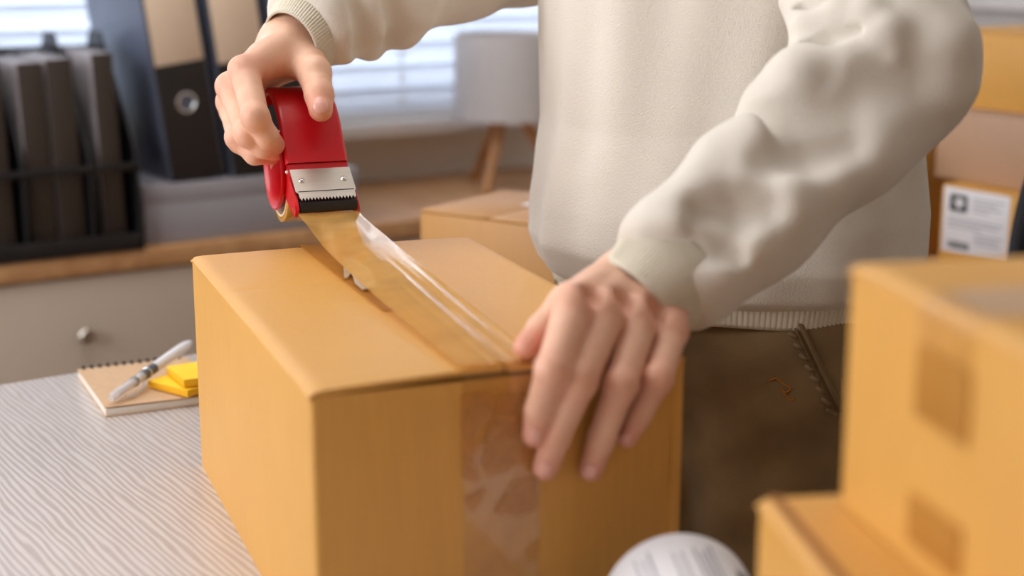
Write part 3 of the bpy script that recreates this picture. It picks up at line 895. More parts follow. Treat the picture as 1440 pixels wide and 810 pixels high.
bm = bmesh.new(); box(bm, (.002, .1195, .030), (.020, .1215, .088), .0006); box(bm, (.002, .085, .0285), (.020, .1215, .0305), .0006); ob('handle_post', bm, M['red'], td)
lowp = smooth_path([(.0095, .0105), (.021, .0205), (.0315, .0285), (.0372, .0358)], 4)
bm = bmesh.new(); sheet(bm, lambda u, v: cross(u, v, lowp, hw - .0015, .001), 12, 12, .001)
ob('blade_holder', bm, M['red'], td, smooth=50)
# side cheeks
wallp = [(-.001, .003), (.004, .0105), (.0315, .0275), (.0365, .0345), (.056, .0640), (.066, .0600), (.068, .045), (.060, .020), (.044, .004), (.022, -.003), (.007, -.0045)]
for sgn in (-1, 1):
    bm = bmesh.new()
    plate(bm, [(sgn * (hw - .0004), y, z) for y, z in wallp], (-sgn * .0012, 0, 0))
    ck = ob('side_cheek', bm, M['red'], td)
    bm = bmesh.new()
    for y, z in ((.0385, .0295), (.014, .0015), (.0085, .0005)):
        lathe(bm, [(0, .0016), (.0012, .0014), (.0021, .0004), (.0022, 0)], 16, rot_to((sgn, 0, 0), (sgn * (hw - .0004), y, z)))
    ob('rivet', bm, M['chrome'], ck)
    bm = bmesh.new()
    lathe(bm, [(0, -.0006), (.0062, -.0006), (.0062, .0008), (0, .0008)], 24, rot_to((sgn, 0, 0), (sgn * (hw + .0002), .0095, .0015))); ob('pivot_ear', bm, M['red'], ck)
# drum flange, hub and roll
fc = Vector((-hw - .0022, .0776, .0275))
rx = lambda s: Matrix.Translation(fc) @ Matrix.Rotation(R(-90), 4, 'Y')
bm = bmesh.new()
lathe(bm, [(0, -.0335), (.0255, -.0335), (.0275, -.0300), (.0290, -.0090), (.0325, -.0020), (.0350, .0018), (.0362, .0020), (.0368, .0008), (.0362, -.0010), (.0345, -.0030), (.0305, -.0100), (.0288, -.0310), (.0268, -.0348), (0, -.0348)], 64, rx(1))
ob('drum_flange', bm, M['red'], td, smooth=60)
rc_ = Vector((0, .0776, .0180))
rm = Matrix.Translation(rc_) @ Matrix.Rotation(R(-90), 4, 'Y')
bm = bmesh.new(); lathe(bm, [(.0335, -TW / 2), (.0378, -TW / 2), (.0382, -TW / 2 + .0004), (.0382, TW / 2 - .0004), (.0378, TW / 2), (.0335, TW / 2)], 72, rm, True); tr_ = ob('tape_roll', bm, M['tape_roll'], td, smooth=50)
bm = bmesh.new(); lathe(bm, [(.0315, -TW / 2 - .0002), (.0334, -TW / 2 - .0002), (.0334, TW / 2 + .0002), (.0315, TW / 2 + .0002)], 56, rm, True); ob('roll_core', bm, M['core'], tr_, smooth=50)
bm = bmesh.new(); lathe(bm, [(0, -.024), (.0195, -.024), (.0195, -.0095), (0, -.0095)], 40, Matrix.Translation((0, .0776, .0275)) @ Matrix.Rotation(R(-90), 4, 'Y')); ob('hub', bm, M['red'], td)
# rubber pressing bar
bm = bmesh.new()
prof = [(-.0005, .0005), (-.0012, .004), (-.0002, .0085), (.004, .0098), (.012, .0098), (.014, .006), (.010, .0008), (.004, -.0006)]
plate(bm, [(-hw + .0025, y, z) for y, z in prof], (DW - .0042, 0, 0)); bmesh.ops.bevel(bm, geom=list(bm.edges), offset=.0005, segments=2, affect='EDGES'); ob('rubber_bar', bm, M['black_rubber'], td)
# steel cutter with teeth
pd0, pd1 = Vector((0, .0018, .0098)), Vector((0, .0305, .0312))
du = (pd1 - pd0).normalized(); dn = Vector((0, -du.z, du.y))
Lb = (pd1 - pd0).length
tri = [(-hw + .0008, Lb), (-hw + .0008, Lb * .28), (-hw + .0028, Lb * .20), (-hw + .0028, .001)]
n = 17; x0_, x1_ = -hw + .0028, hw - .0022
for k in range(n):
    xa = x0_ + (x1_ - x0_) * k / n; xb = x0_ + (x1_ - x0_) * (k + 1) / n
    tri += [(xa + .0001, .0022), ((xa + xb) / 2, -.0010), (xb - .0001, .0022)]
tri += [(hw - .0022, .001), (hw - .0022, Lb * .20), (hw - .0006, Lb * .28), (hw - .0006, Lb)]
bm = bmesh.new(); plate(bm, [Vector((x, 0, 0)) + pd0 + du * s + dn * .0012 for x, s in tri], dn * .0006)
ob('serrated_blade', bm, M['steel'], td)
bm = bmesh.new(); 
for s in (Lb * .26,):
    p = pd0 + du * s + dn * .0019
    tube(bm, [p + Vector((-hw + .003, 0, 0)), p + Vector((hw - .0025, 0, 0))], .00035, 6)
ob('blade_fold', bm, M['black_rubber'], td)
for x in (-hw + .0085, hw - .0085):
    bm = bmesh.new(); p = pd0 + du * (Lb * .62) + dn * .0018 + Vector((x, 0, 0))
    lathe(bm, [(0, .0012), (.0008, .0017), (.0019, .0013), (.0027, .0004), (.0028, 0)], 20, rot_to(dn, p)); ob('screw', bm, M['chrome'], td)
# tape from the roll to the bar
tgp = [(.0776 - .0384 * math.sin(R(20)), .0180 - .0384 * math.cos(R(20))), (.035, -.010), (.012, -.0030), (.002, -.0009)]
tg2 = smooth_path(tgp, 5)
bm = bmesh.new(); sheet(bm, lambda u, v: (-TW / 2 + TW * v, tg2[min(int(u * (len(tg2) - 1)), len(tg2) - 1)].y, tg2[min(int(u * (len(tg2) - 1)), len(tg2) - 1)].z), len(tg2) - 1, 4, .0003)
ob('tape_lead', bm, M['tape_roll'], td)

# the strip pulled from the bar to the near edge of the box
sA = DO + Vector((0, 0, -.0012))
sB = bA + d2 * (BW / 2 - .0045) + d1 * (BL + .001) + Vector((0, 0, BH + .0062))
fwd = (sB - sA)
ts = empty('packing_tape', (sB.x, sB.y, sB.z)); tag(ts, 'glossy strip of clear packing tape pulled from dispenser to box edge', 'packing tape')
def sstep(x):
    x = max(0.0, min(1.0, x)); return x * x * (3 - 2 * x)
def film(u, v):
    x = v - .5
    p = sA.lerp(sB, u) - sB
    st = sstep(u / .10)
    sag = -.0015 * math.sin(math.pi * u) - .0065 * math.sin(math.pi * u ** .66) * (1 - v) ** 2
    # a soft twist behind the bar and long fine ripples where the film meets the box
    bow = st * (1 - sstep(u / .55)) * (.0016 * math.sin((v - .55) * 7 + u * 6) + .0006 * math.sin(v * 16 + u * 22))
    rip = sstep((u - .25) / .5) * (.00042 * math.sin(v * 24 + 2.2 * u) + .00022 * math.sin(v * 51 + 4 * u)) * (.12 + .88 * sstep((v - .30) / .3))
    return p + d2 * (x * TW) + Vector((0, 0, sag + bow + rip))
bm = bmesh.new(); sheet(bm, film, 160, 70, 0.0)
ob('film', bm, M['tape_film'], ts, smooth=180)

# ------------------------------------------------------------------ signed distance modelling for the person
def cap_d(p, a, b, ra, rb):
    a = np.asarray(a, np.float64); b = np.asarray(b, np.float64)
    ba = b - a; L = max(1e-12, ba @ ba)
    t = np.clip(((p - a) @ ba) / L, 0, 1)
    q = p - a - t[:, None] * ba
    return np.sqrt((q * q).sum(1)) - (ra + (rb - ra) * t)
def ell_d(p, c, r, ax=None):
    q = p - np.asarray(c, np.float64)
    if ax is not None:
        q = q @ np.asarray(ax, np.float64).T
    r = np.asarray(r, np.float64)
    k0 = np.sqrt(((q / r) ** 2).sum(1)); k1 = np.sqrt(((q / (r * r)) ** 2).sum(1)) + 1e-9
    return k0 * (k0 - 1) / k1
def smin(a, b, k):
    if k <= 0: return np.minimum(a, b)
    h = np.maximum(k - np.abs(a - b), 0) / k
    return np.minimum(a, b) - h * h * k * .25
def smax(a, b, k):
    return -smin(-a, -b, k)
def chain_d(p, pts, rad, k=.004):
    d = None
    for i in range(len(pts) - 1):
        c = cap_d(p, pts[i], pts[i + 1], rad[i], rad[i + 1])
        d = c if d is None else smin(d, c, k)
    return d
def sdf_mesh(f, lo, hi, h, newton=2):
    lo = np.asarray(lo, float); hi = np.asarray(hi, float)
    B = 16
    nb = np.maximum(1, np.ceil((hi - lo) / h / B).astype(int))
    n = nb * B + 1
    vol = np.empty(n, np.float32)
    ci = np.stack(np.meshgrid(*[np.arange(k) for k in nb], indexing='ij'), -1).reshape(-1, 3)
    cen = lo + (ci * B + B / 2) * h
    dc = f(cen)
    lim = B * h * .5 * math.sqrt(3) * 1.25 + h * 2
    loc = np.stack(np.meshgrid(*[np.arange(B + 1)] * 3, indexing='ij'), -1).reshape(-1, 3)
    for (i, j, k), d in zip(ci, dc):
        if abs(d) > lim:
            vol[i * B:i * B + B + 1, j * B:j * B + B + 1, k * B:k * B + B + 1] = d
    for (i, j, k), d in zip(ci, dc):
        if abs(d) <= lim:
            pts = lo + (loc + np.array([i, j, k]) * B) * h
            vol[i * B:i * B + B + 1, j * B:j * B + B + 1, k * B:k * B + B + 1] = f(pts).reshape((B + 1,) * 3)
    s = vol < 0
    cnt = np.zeros(n - 1, np.int8)
    for dx in (0, 1):
        for dy in (0, 1):
            for dz in (0, 1):
                cnt += s[dx:n[0] - 1 + dx, dy:n[1] - 1 + dy, dz:n[2] - 1 + dz]
    act = (cnt > 0) & (cnt < 8)
    idx = -np.ones(n - 1, np.int64)
    cells = np.argwhere(act); idx[act] = np.arange(len(cells))
    acc = np.zeros((len(cells), 3)); num = np.zeros(len(cells))
    cor = [np.array(c) for c in ((0, 0, 0), (1, 0, 0), (0, 1, 0), (1, 1, 0), (0, 0, 1), (1, 0, 1), (0, 1, 1), (1, 1, 1))]
    val = [vol[tuple((cells + c).T)].astype(float) for c in cor]
    for a, b in ((0, 1), (2, 3), (4, 5), (6, 7), (0, 2), (1, 3), (4, 6), (5, 7), (0, 4), (1, 5), (2, 6), (3, 7)):
        x = (val[a] < 0) != (val[b] < 0)
        t = np.where(x, val[a] / np.where(x, val[a] - val[b], 1), 0)
        pt = cor[a] + t[:, None] * (cor[b] - cor[a])
        acc[x] += pt[x]; num[x] += 1
    V = lo + (cells + acc / num[:, None]) * h
    quads = []
    for ax in range(3):
        u, w = (ax + 1) % 3, (ax + 2) % 3
        sl0 = [slice(None)] * 3; sl1 = [slice(None)] * 3
        sl0[ax] = slice(0, n[ax] - 1); sl1[ax] = slice(1, n[ax])
        s0, s1 = s[tuple(sl0)], s[tuple(sl1)]
        e = np.argwhere(s0 != s1)
        ok = (e[:, u] > 0) & (e[:, w] > 0) & (e[:, u] < n[u] - 1) & (e[:, w] < n[w] - 1)
        e = e[ok]
        fl = s0[tuple(e.T)]
        def at(du, dw):
            q = e.copy(); q[:, u] -= du; q[:, w] -= dw
            return idx[tuple(q.T)]
        a, b, c, d = at(1, 1), at(0, 1), at(0, 0), at(1, 0)
        q = np.stack([a, b, c, d], 1)
        q[~fl] = q[~fl][:, ::-1]
        quads.append(q)
    Q = np.concatenate(quads)
    Q = Q[(Q >= 0).all(1)]
    tet = np.array([[1, -1, -1], [-1, -1, 1], [-1, 1, -1], [1, 1, 1]], float)
    for _ in range(newton):
        e = h * .4
        ds = [f(V + t * e) for t in tet]
        g = sum(t[None] * d[:, None] for t, d in zip(tet, ds)) / (4 * e)
        d0 = sum(ds) / 4
        st = d0[:, None] * g / np.maximum((g * g).sum(1), .05)[:, None]
        ln = np.sqrt((st * st).sum(1)); st *= np.minimum(1, h * .7 / np.maximum(ln, 1e-12))[:, None]
        V = V - st
    return V, Q
def np_mesh(name, V, Q, base, attr=None):
    me = bpy.data.meshes.new(name)
    V = np.asarray(V) - np.asarray(base)
    me.vertices.add(len(V)); me.vertices.foreach_set('co', V.astype(np.float32).ravel())
    me.loops.add(len(Q) * 4); me.loops.foreach_set('vertex_index', Q.astype(np.int32).ravel())
    me.polygons.add(len(Q)); me.polygons.foreach_set('loop_start', np.arange(0, len(Q) * 4, 4, dtype=np.int32))
    me.update(calc_edges=True); me.validate()
    if attr is not None:
        at = me.attributes.new('tint', 'FLOAT', 'POINT'); at.data.foreach_set('value', np.asarray(attr, np.float32))
    return me
def v3(v): return np.array(v[:], float)
def trace(f, px, py, z0=.6, z1=2.2):
    """first hit of the camera ray with a distance field (used while building)"""
    r = v3(ray(px, py)); o = np.array([0, 0, CAMZ]); z = z0; L = np.linalg.norm(r)
    for _ in range(90):
        d = float(f((o + r * z)[None])[0])
        if d < 3e-4: break
        z += max(d, 3e-4) / L * .8
        if z > z1: return None
    return o + r * z

# ---- joints
TC = np.array([.198, 1.425]); SX = np.array([.80, -.60]); FX = np.array([-.60, -.80])      # trunk centre, shoulder axis to the left arm, facing
def body(s, f, z): return np.array([*(TC + SX * s + FX * f), z])
PBASE = np.array([TC[0], TC[1], 0.0])
frontn = d1                                                   # near face of the box
fq = bB
def onfront(px, py, off):
    p = Pn(px, py, fq + frontn * off, frontn); return v3(p)
# left hand (right in the picture), fingers over the near edge of the box
LH = {}
LH['index'] = ([v3(P(808, 430, .965)), onfront(778, 520, .0215), onfront(759, 578, .0135), onfront(753, 611, .0100)], [.0128, .0108, .0092, .0082])
LH['middle'] = ([v3(P(853, 438, .978)), onfront(814, 535, .0225), onfront(781, 615, .0135), onfront(767, 658, .0092)], [.0130, .0110, .0092, .0080])
LH['ring'] = ([v3(P(900, 446, .992)), onfront(873, 540, .0215), onfront(846, 615, .0130), onfront(831, 660, .0088)], [.0124, .0104, .0088, .0077])
LH['little'] = ([v3(P(944, 466, 1.004)), onfront(925, 532, .0190), onfront(898, 585, .0120), onfront(882, 615, .0082)], [.0112, .0092, .0077, .0068])
lw_ = v3(P(898, 392, 1.052)); lthumb = [v3(P(858, 400, 1.035)), v3(P(800, 428, 1.000)), v3(Pz(764, 464, BT + .0135)), v3(Pz(742, 489, BT + .0102))]
lthumb_r = [.0155, .0135, .0105, .0088]
lelb = v3(P(1255, 95, 1.128))
def left_hand(p):
    palm = None
    for k, nm in enumerate(('index', 'middle', 'ring', 'little')):
        m = LH[nm][0][0]; w = lw_ + (m - lw_) * .12 + (np.array([-.010, .002, .0]) * (1.2 - k))
        c = cap_d(p, w, m, .0155, LH[nm][1][0] * .95)
        palm = c if palm is None else smin(palm, c, .012)
    palm = smin(palm, chain_d(p, lthumb, lthumb_r, .004), .009)
    fing = None
    for nm in LH:
        c = chain_d(p, *LH[nm], .003)
        c = smin(c, ell_d(p, LH[nm][0][1], (LH[nm][1][1] * 1.0,) * 3), .004)
        fing = c if fing is None else smin(fing, c, .0012)
    d = smin(palm, fing, .005)
    # knuckles and tendons
    for k, nm in enumerate(('index', 'middle', 'ring', 'little')):
        m = LH[nm][0][0]; up = np.array([-.10, -.25, .95])
        d = smin(d, cap_d(p, m + up * .0052, m + up * .0058 + (LH[nm][0][1] - m) * .08, .0088, .0080), .005)
        d = smin(d, cap_d(p, m + up * .0060, lw_ + up * .013 + np.array([-.006 * (1.5 - k), 0, 0]), .0042, .0035), .007)
    for a, b in (('index', 'middle'), ('middle', 'ring'), ('ring', 'little')):
        g = (LH[a][0][0] + LH[b][0][0]) / 2 + np.array([-.02, -.10, .25]) * .045
        d = smax(d, -ell_d(p, g, (.0062, .0085, .0085)), .008)
    d = smin(d, cap_d(p, lw_, lw_ + (lelb - lw_) * .6, .0245, .033), .016)
    return d
# right hand (left in the picture), wrapped over the dispenser
RH = {}
sp_ = lambda px, py, off: v3(Pn(px, py, DO - d2 * (hw + off), d2))
RH['index'] = ([v3(P(344, 101, 1.318)), v3(P(360, 166, 1.286)), v3(P(376, 192, 1.296)), v3(P(387, 204, 1.314))], [.0128, .0112, .0096, .0084])
RH['middle'] = ([v3(P(326, 124, 1.338)), v3(P(350, 189, 1.303)), v3(P(371, 207, 1.308)), v3(P(387, 213, 1.322))], [.0128, .0110, .0094, .0082])
RH['ring'] = ([v3(P(326, 146, 1.358)), v3(P(336, 194, 1.322)), v3(P(358, 217, 1.318)), v3(P(381, 219, 1.332))], [.0122, .0104, .0090, .0080])
RH['little'] = ([v3(P(330, 160, 1.376)), v3(P(338, 200, 1.350)), v3(P(356, 217, 1.347)), v3(P(378, 216, 1.352))], [.0110, .0092, .0080, .0072])
rw_ = v3(P(411, 62, 1.385)); relb = v3(P(735, -75, 1.55))
rthumb = [v3(P(424, 76, 1.370)), v3(P(442, 104, 1.336)), v3(P(449, 134, 1.314)), v3(P(451, 154, 1.3045))]
rthumb_r = [.0165, .0142, .0122, .0104]
def right_hand(p):
    palm = None
    for k, nm in enumerate(('index', 'middle', 'ring', 'little')):
        m = RH[nm][0][0]; w = rw_ + (m - rw_) * .15 + np.array([.0075, -.0045, .006]) * (1.5 - k)
        c = cap_d(p, w, m, .0165, RH[nm][1][0] * .98)
        palm = c if palm is None else smin(palm, c, .013)
    palm = smin(palm, chain_d(p, rthumb, rthumb_r, .004), .011)
    # web between thumb and index
    palm = smin(palm, cap_d(p, rthumb[0] * .55 + rthumb[1] * .45, RH['index'][0][0] * .6 + rw_ * .4, .0095, .0115), .016)
    palm = smin(palm, ell_d(p, rthumb[1] + np.array([.001, -.004, .003]), (.0125, .0125, .0125)), .006)
    fing = None
    for nm in RH:
        c = chain_d(p, *RH[nm], .003)
        c = smin(c, ell_d(p, RH[nm][0][1] + np.array([-.001, -.001, .001]), (RH[nm][1][1] * 1.05,) * 3), .004)
        fing = c if fing is None else smin(fing, c, .0012)
    d = smin(palm, fing, .005)
    for k, nm in enumerate(('index', 'middle', 'ring', 'little')):
        m = RH[nm][0][0]; out = np.array([-.62, -.45, .62])
        d = smin(d, ell_d(p, m + out * .0052, (.0092, .0092, .0092)), .006)
        d = smin(d, cap_d(p, m + out * .0050, rw_ + out * .012, .0040, .0030), .008)
    d = smin(d, cap_d(p, rw_, rw_ + (relb - rw_) * .5, .0298, .034), .016)
    return d
def tint_of(V, H, th):
    t = np.zeros(len(V))
    for nm, (j, r) in H.items():
        for q, s, w in ((j[0], .013, .55), (j[1], .011, .5), (j[3], .012, .75)):
            t = np.maximum(t, w * np.exp(-((V - q) ** 2).sum(1) / (2 * s * s)))
    t = np.maximum(t, .95 * np.exp(-((V - th[3]) ** 2).sum(1) / (2 * .012 ** 2)))
    return t
HV, HQ, HT = [], [], []
for fn_, ptsl, H, th in ((left_hand, [q for nm in LH for q in LH[nm][0]] + lthumb + [lw_, lw_ + (lelb - lw_) * .6], LH, lthumb),
                     (right_hand, [q for nm in RH for q in RH[nm][0]] + rthumb + [rw_, rw_ + (relb - rw_) * .5], RH, rthumb)):
    A_ = np.array(ptsl)
    V, Q = sdf_mesh(fn_, A_.min(0) - .045, A_.max(0) + .045, .00135)
    HT.append(tint_of(V, H, th)); HQ.append(Q + sum(len(v) for v in HV)); HV.append(V)
# hidden rest of the body, head and neck
HC = body(0, .045, 1.585)
hx = np.array([[*SX, 0], [*FX, 0], [0, 0, 1]])
def rest(p):
    d = ell_d(p, body(0, 0, 1.13), (.135, .095, .26), hx)
    d = smin(d, cap_d(p, body(-.12, 0, 1.36), body(.12, 0, 1.36), .055, .055), .05)
    d = smin(d, ell_d(p, body(0, 0, .92), (.145, .10, .12), hx), .05)
    for s, el, wr in ((1, lelb, lw_), (-1, relb, rw_)):
        sh = body(.165 * s, .0, 1.345)
        d = smin(d, cap_d(p, sh, el, .046, .036), .02)
        d = smin(d, cap_d(p, el, wr + (el - wr) * .25, .036, .028), .015)
        d = smin(d, chain_d(p, [body(.085 * s, 0, .86), body(.09 * s, .015, .47), body(.09 * s, -.01, .09)], [.075, .052, .038], .02), .03)
        d = smin(d, chain_d(p, [body(.09 * s, -.035, .045), body(.095 * s, .10, .035), body(.10 * s, .16, .028)], [.036, .034, .024], .02), .02)
    d = smin(d, cap_d(p, body(0, -.005, 1.36), body(0, .02, 1.50), .056, .052), .03)
    return d
def head(p):
    d = ell_d(p, HC + np.array([0, 0, .02]), (.073, .092, .10), hx)
    d = smin(d, ell_d(p, HC + v3(Vector((*(FX * .028), -.055))), (.052, .060, .062), hx), .035)
    d = smin(d, cap_d(p, body(0, .0, 1.44), HC + np.array([0, 0, -.04]), .052, .05), .02)
    e = lambda s, f, z: body(s, .045 + f, 1.585 + z)
    d = smin(d, cap_d(p, e(0, .088, .006), e(0, .108, -.028), .006, .011), .012)
    d = smin(d, cap_d(p, e(-.010, .099, -.032), e(.010, .099, -.032), .007, .007), .006)
    for s in (-1, 1):
        d = smax(d, -ell_d(p, e(.031 * s, .098, .006), (.017, .016, .012), hx), .012)
        d = smin(d, ell_d(p, e(.031 * s, .074, .004), (.0125, .0125, .0125)), .002)
        d = smin(d, cap_d(p, e(.015 * s, .090, .024), e(.045 * s, .080, .024), .006, .005), .010)
        d = smin(d, ell_d(p, e(.076 * s, -.005, -.005), (.010, .020, .032), hx), .006)
        d = smax(d, -ell_d(p, e(.087 * s, .0, -.005), (.007, .010, .018), hx), .005)
    d = smin(d, cap_d(p, e(-.018, .086, -.056), e(.018, .086, -.056), .007, .007), .005)
    d = smin(d, cap_d(p, e(-.014, .084, -.067), e(.014, .084, -.067), .008, .008), .005)
    d = smax(d, -cap_d(p, e(-.024, .097, -.0615), e(.024, .097, -.0615), .0022, .0022), .003)
    return d
for fn_, lo_, hi_, h_ in ((rest, (-.12, 1.0, -.01), (.55, 1.75, 1.47), .009), (head, (HC[0] - .14, HC[1] - .14, 1.42), (HC[0] + .14, HC[1] + .14, 1.73), .0032)):
    V, Q = sdf_mesh(fn_, lo_, hi_, h_)
    HT.append(np.full(len(V), .05)); HQ.append(Q + sum(len(v) for v in HV)); HV.append(V)
man = tag(empty('person', PBASE), 'person in a cream sweatshirt and brown trousers pulling tape over a box', 'person')
me = np_mesh('body', np.concatenate(HV), np.concatenate(HQ), PBASE, np.concatenate(HT))
bodyo = link('body', me, M['skin'], man, smooth=180)
# hair
def hair(p):
    e = lambda s, f, z: body(s, .045 + f, 1.585 + z)
    d = ell_d(p, HC + np.array([0, 0, .026]) + v3(Vector((*(FX * -.008), 0))), (.083, .104, .108), hx)
    cut = ell_d(p, e(0, .095, -.055), (.075, .095, .10), hx)
    d = smax(d, -cut, .015)
    d = np.maximum(d, -(p[:, 2] - (HC[2] - .045)))
    w = .0022 * np.sin(p[:, 0] * 310 + p[:, 2] * 90) * np.sin(p[:, 1] * 280 - p[:, 2] * 60)
    return d + w
V, Q = sdf_mesh(hair, (HC[0] - .15, HC[1] - .15, 1.50), (HC[0] + .15, HC[1] + .15, 1.76), .0045)
link('hair', np_mesh('hair', V, Q, PBASE), M['hair'], man, smooth=180)
for s in (-1, 1):
    bm = bmesh.new(); c = body(.031 * s, .045 + .0835, 1.589) - PBASE
    lathe(bm, [(0, .0042), (.0028, .0036), (.0056, 0)], 20, rot_to((*FX, 0), c)); ob('iris', bm, M['hair'], bodyo)
def nail(f, c, axis, normal, w, l):
    """a little curved plate lying on a finger end"""
    axis = Vector(axis).normalized(); n_ = Vector(normal); n_ = (n_ - axis * n_.dot(axis)).normalized(); s = axis.cross(n_)
    c = Vector(c); nn = v3(n_)
    bm = bmesh.new()
    N = 10; g = []
    for i in range(N + 1):
        for j in range(N + 1):
            b = (i / N - .5) * 2; a = (j / N - .5) * 2
            k = math.sqrt(max(0.0, 1 - .5 * b * b)) ; a2 = a * k; b2 = b * math.sqrt(max(0.0, 1 - .5 * a * a))
            g.append(v3(c + axis * (b2 * l / 2) + s * (a2 * w / 2)) + nn * .008)
    g = np.array(g)
    for _ in range(40):
        g = g - nn[None] * (f(g) * .7)[:, None]
    g = g + nn * .0003
    def fn(u, v): return Vector(g[round(u * N) * (N + 1) + round(v * N)]) - Vector(PBASE)
    sheet(bm, fn, N, N, .0007); ob('fingernail', bm, M['nail'], bodyo, smooth=180)
def put_nail(f, px, py, axis, w, l):
    h_ = trace(f, px, py)
    if h_ is None: return
    e = 4e-4
    g = np.array([float(f((h_ + np.eye(3)[i] * e)[None])[0] - f((h_ - np.eye(3)[i] * e)[None])[0]) for i in range(3)])
    nail(f, h_, axis, g / np.linalg.norm(g), w, l)
put_nail(right_hand, 450.5, 146, rthumb[3] - rthumb[2], .0138, .0135)
put_nail(left_hand, 751.5, 613, LH['index'][0][3] - LH['index'][0][2], .0098, .0105)
put_nail(left_hand, 765, 660, LH['middle'][0][3] - LH['middle'][0][2], .0098, .0110)
put_nail(left_hand, 829, 662, LH['ring'][0][3] - LH['ring'][0][2], .0095, .0108)
put_nail(left_hand, 880, 616, LH['little'][0][3] - LH['little'][0][2], .0082, .0090)

# ---- sweatshirt
def torso_r(z):
    zz = np.array([.878, .892, .918, .955, 1.03, 1.20, 1.30, 1.36, 1.42, 1.47])
    a = np.array([.170, .184, .1945, .194, .182, .187, .186, .170, .115, .080])
    b = np.array([.126, .142, .154, .153, .141, .136, .128, .112, .085, .070])
    return np.interp(z, zz, a), np.interp(z, zz, b)
lsl = [(P(925, 402, 1.045), .0335), (P(958, 372, 1.052), .0400), (P(1050, 295, 1.075), .0470), (P(1180, 170, 1.110), .0540), (P(1248, 92, 1.132), .0600), (P(1222, -70, 1.19), .0630), (Vector(body(.165, 0, 1.345)), .0700)]
rsl = [(P(421, 38, 1.372), .0345), (P(452, 20, 1.392), .0400), (P(540, -22, 1.43), .0490), (P(640, -60, 1.485), .0560), (P(735, -85, 1.55), .0600), (Vector(body(-.165, 0, 1.345)), .0720)]
lsl = [(v3(a), r) for a, r in lsl]; rsl = [(v3(a), r) for a, r in rsl]
def sleeves(p, S_):
    return chain_d(p, [a for a, _ in S_], [r for _, r in S_], .03)
def lump(lst, f, depth):
    """fold ridges: pixel path on the cloth -> points sunk below the surface"""
    out = []
    for path, r, k, *own in lst:
        pts = []; dep = own[0] if own else depth
        for x, y in path:
            h_ = trace(f, x, y)
            if h_ is not None:
                pts.append(h_ + v3(ray(x, y)) * (r * dep))
        if len(pts) > 1: out.append((pts, r, k))
    return out
fl_l = lambda p: sleeves(p, lsl)
ridges = lump([
    ([(1108, 4), (1104, 30), (1113, 47), (1140, 40), (1186, 20), (1219, 24), (1246, 48), (1258, 80)], .0150, .010, .30),
    ([(1075, 140), (1120, 112), (1180, 108)], .018, .030),
    ([(1010, 215), (1065, 192), (1120, 196)], .018, .030),
    ([(1110, 262), (1165, 246), (1230, 222)], .015, .028),
    ([(900, 325), (960, 312), (1020, 322)], .014, .024),
    ([(1016, 372), (1058, 332), (1100, 290), (1112, 268)], .013, .024),
    ([(930, 300), (985, 268), (1030, 268)], .014, .026),
    ([(1290, 10), (1330, 60), (1342, 120)], .018, .030),
], fl_l, .66)
valleys = lump([
    ([(1104, 66), (1130, 66), (1165, 56), (1212, 42)], .0070, .004, -.1),
    ([(1128, 16), (1160, 6), (1190, -8)], .0120, .010, -.1),
    ([(1180, 108), (1215, 122), (1290, 118)], .012, .030),
    ([(1040, 168), (1110, 172), (1190, 160)], .009, .024),
    ([(1085, 226), (1140, 220), (1200, 205)], .009, .024),
    ([(915, 346), (980, 350), (1030, 356)], .007, .016),
    ([(985, 298), (1040, 298), (1080, 296)], .009, .024),
    ([(1008, 332), (1024, 352), (1040, 366)], .004, .010),
], fl_l, -.45)
rr_l = lump([([(520, 5), (530, 40), (522, 70)], .010, .016), ([(600, 0), (590, 25), (570, 52)], .010, .018), ([(470, 5), (485, 40), (488, 75)], .008, .014)], lambda p: sleeves(p, rsl), .86)
rv_l = lump([([(548, 5), (556, 40), (548, 60)], .006, .014), ([(500, 5), (508, 40), (503, 70)], .005, .012)], lambda p: sleeves(p, rsl), -.7)
fold_ph = np.array([.3, 1.7, 2.9, 4.1])
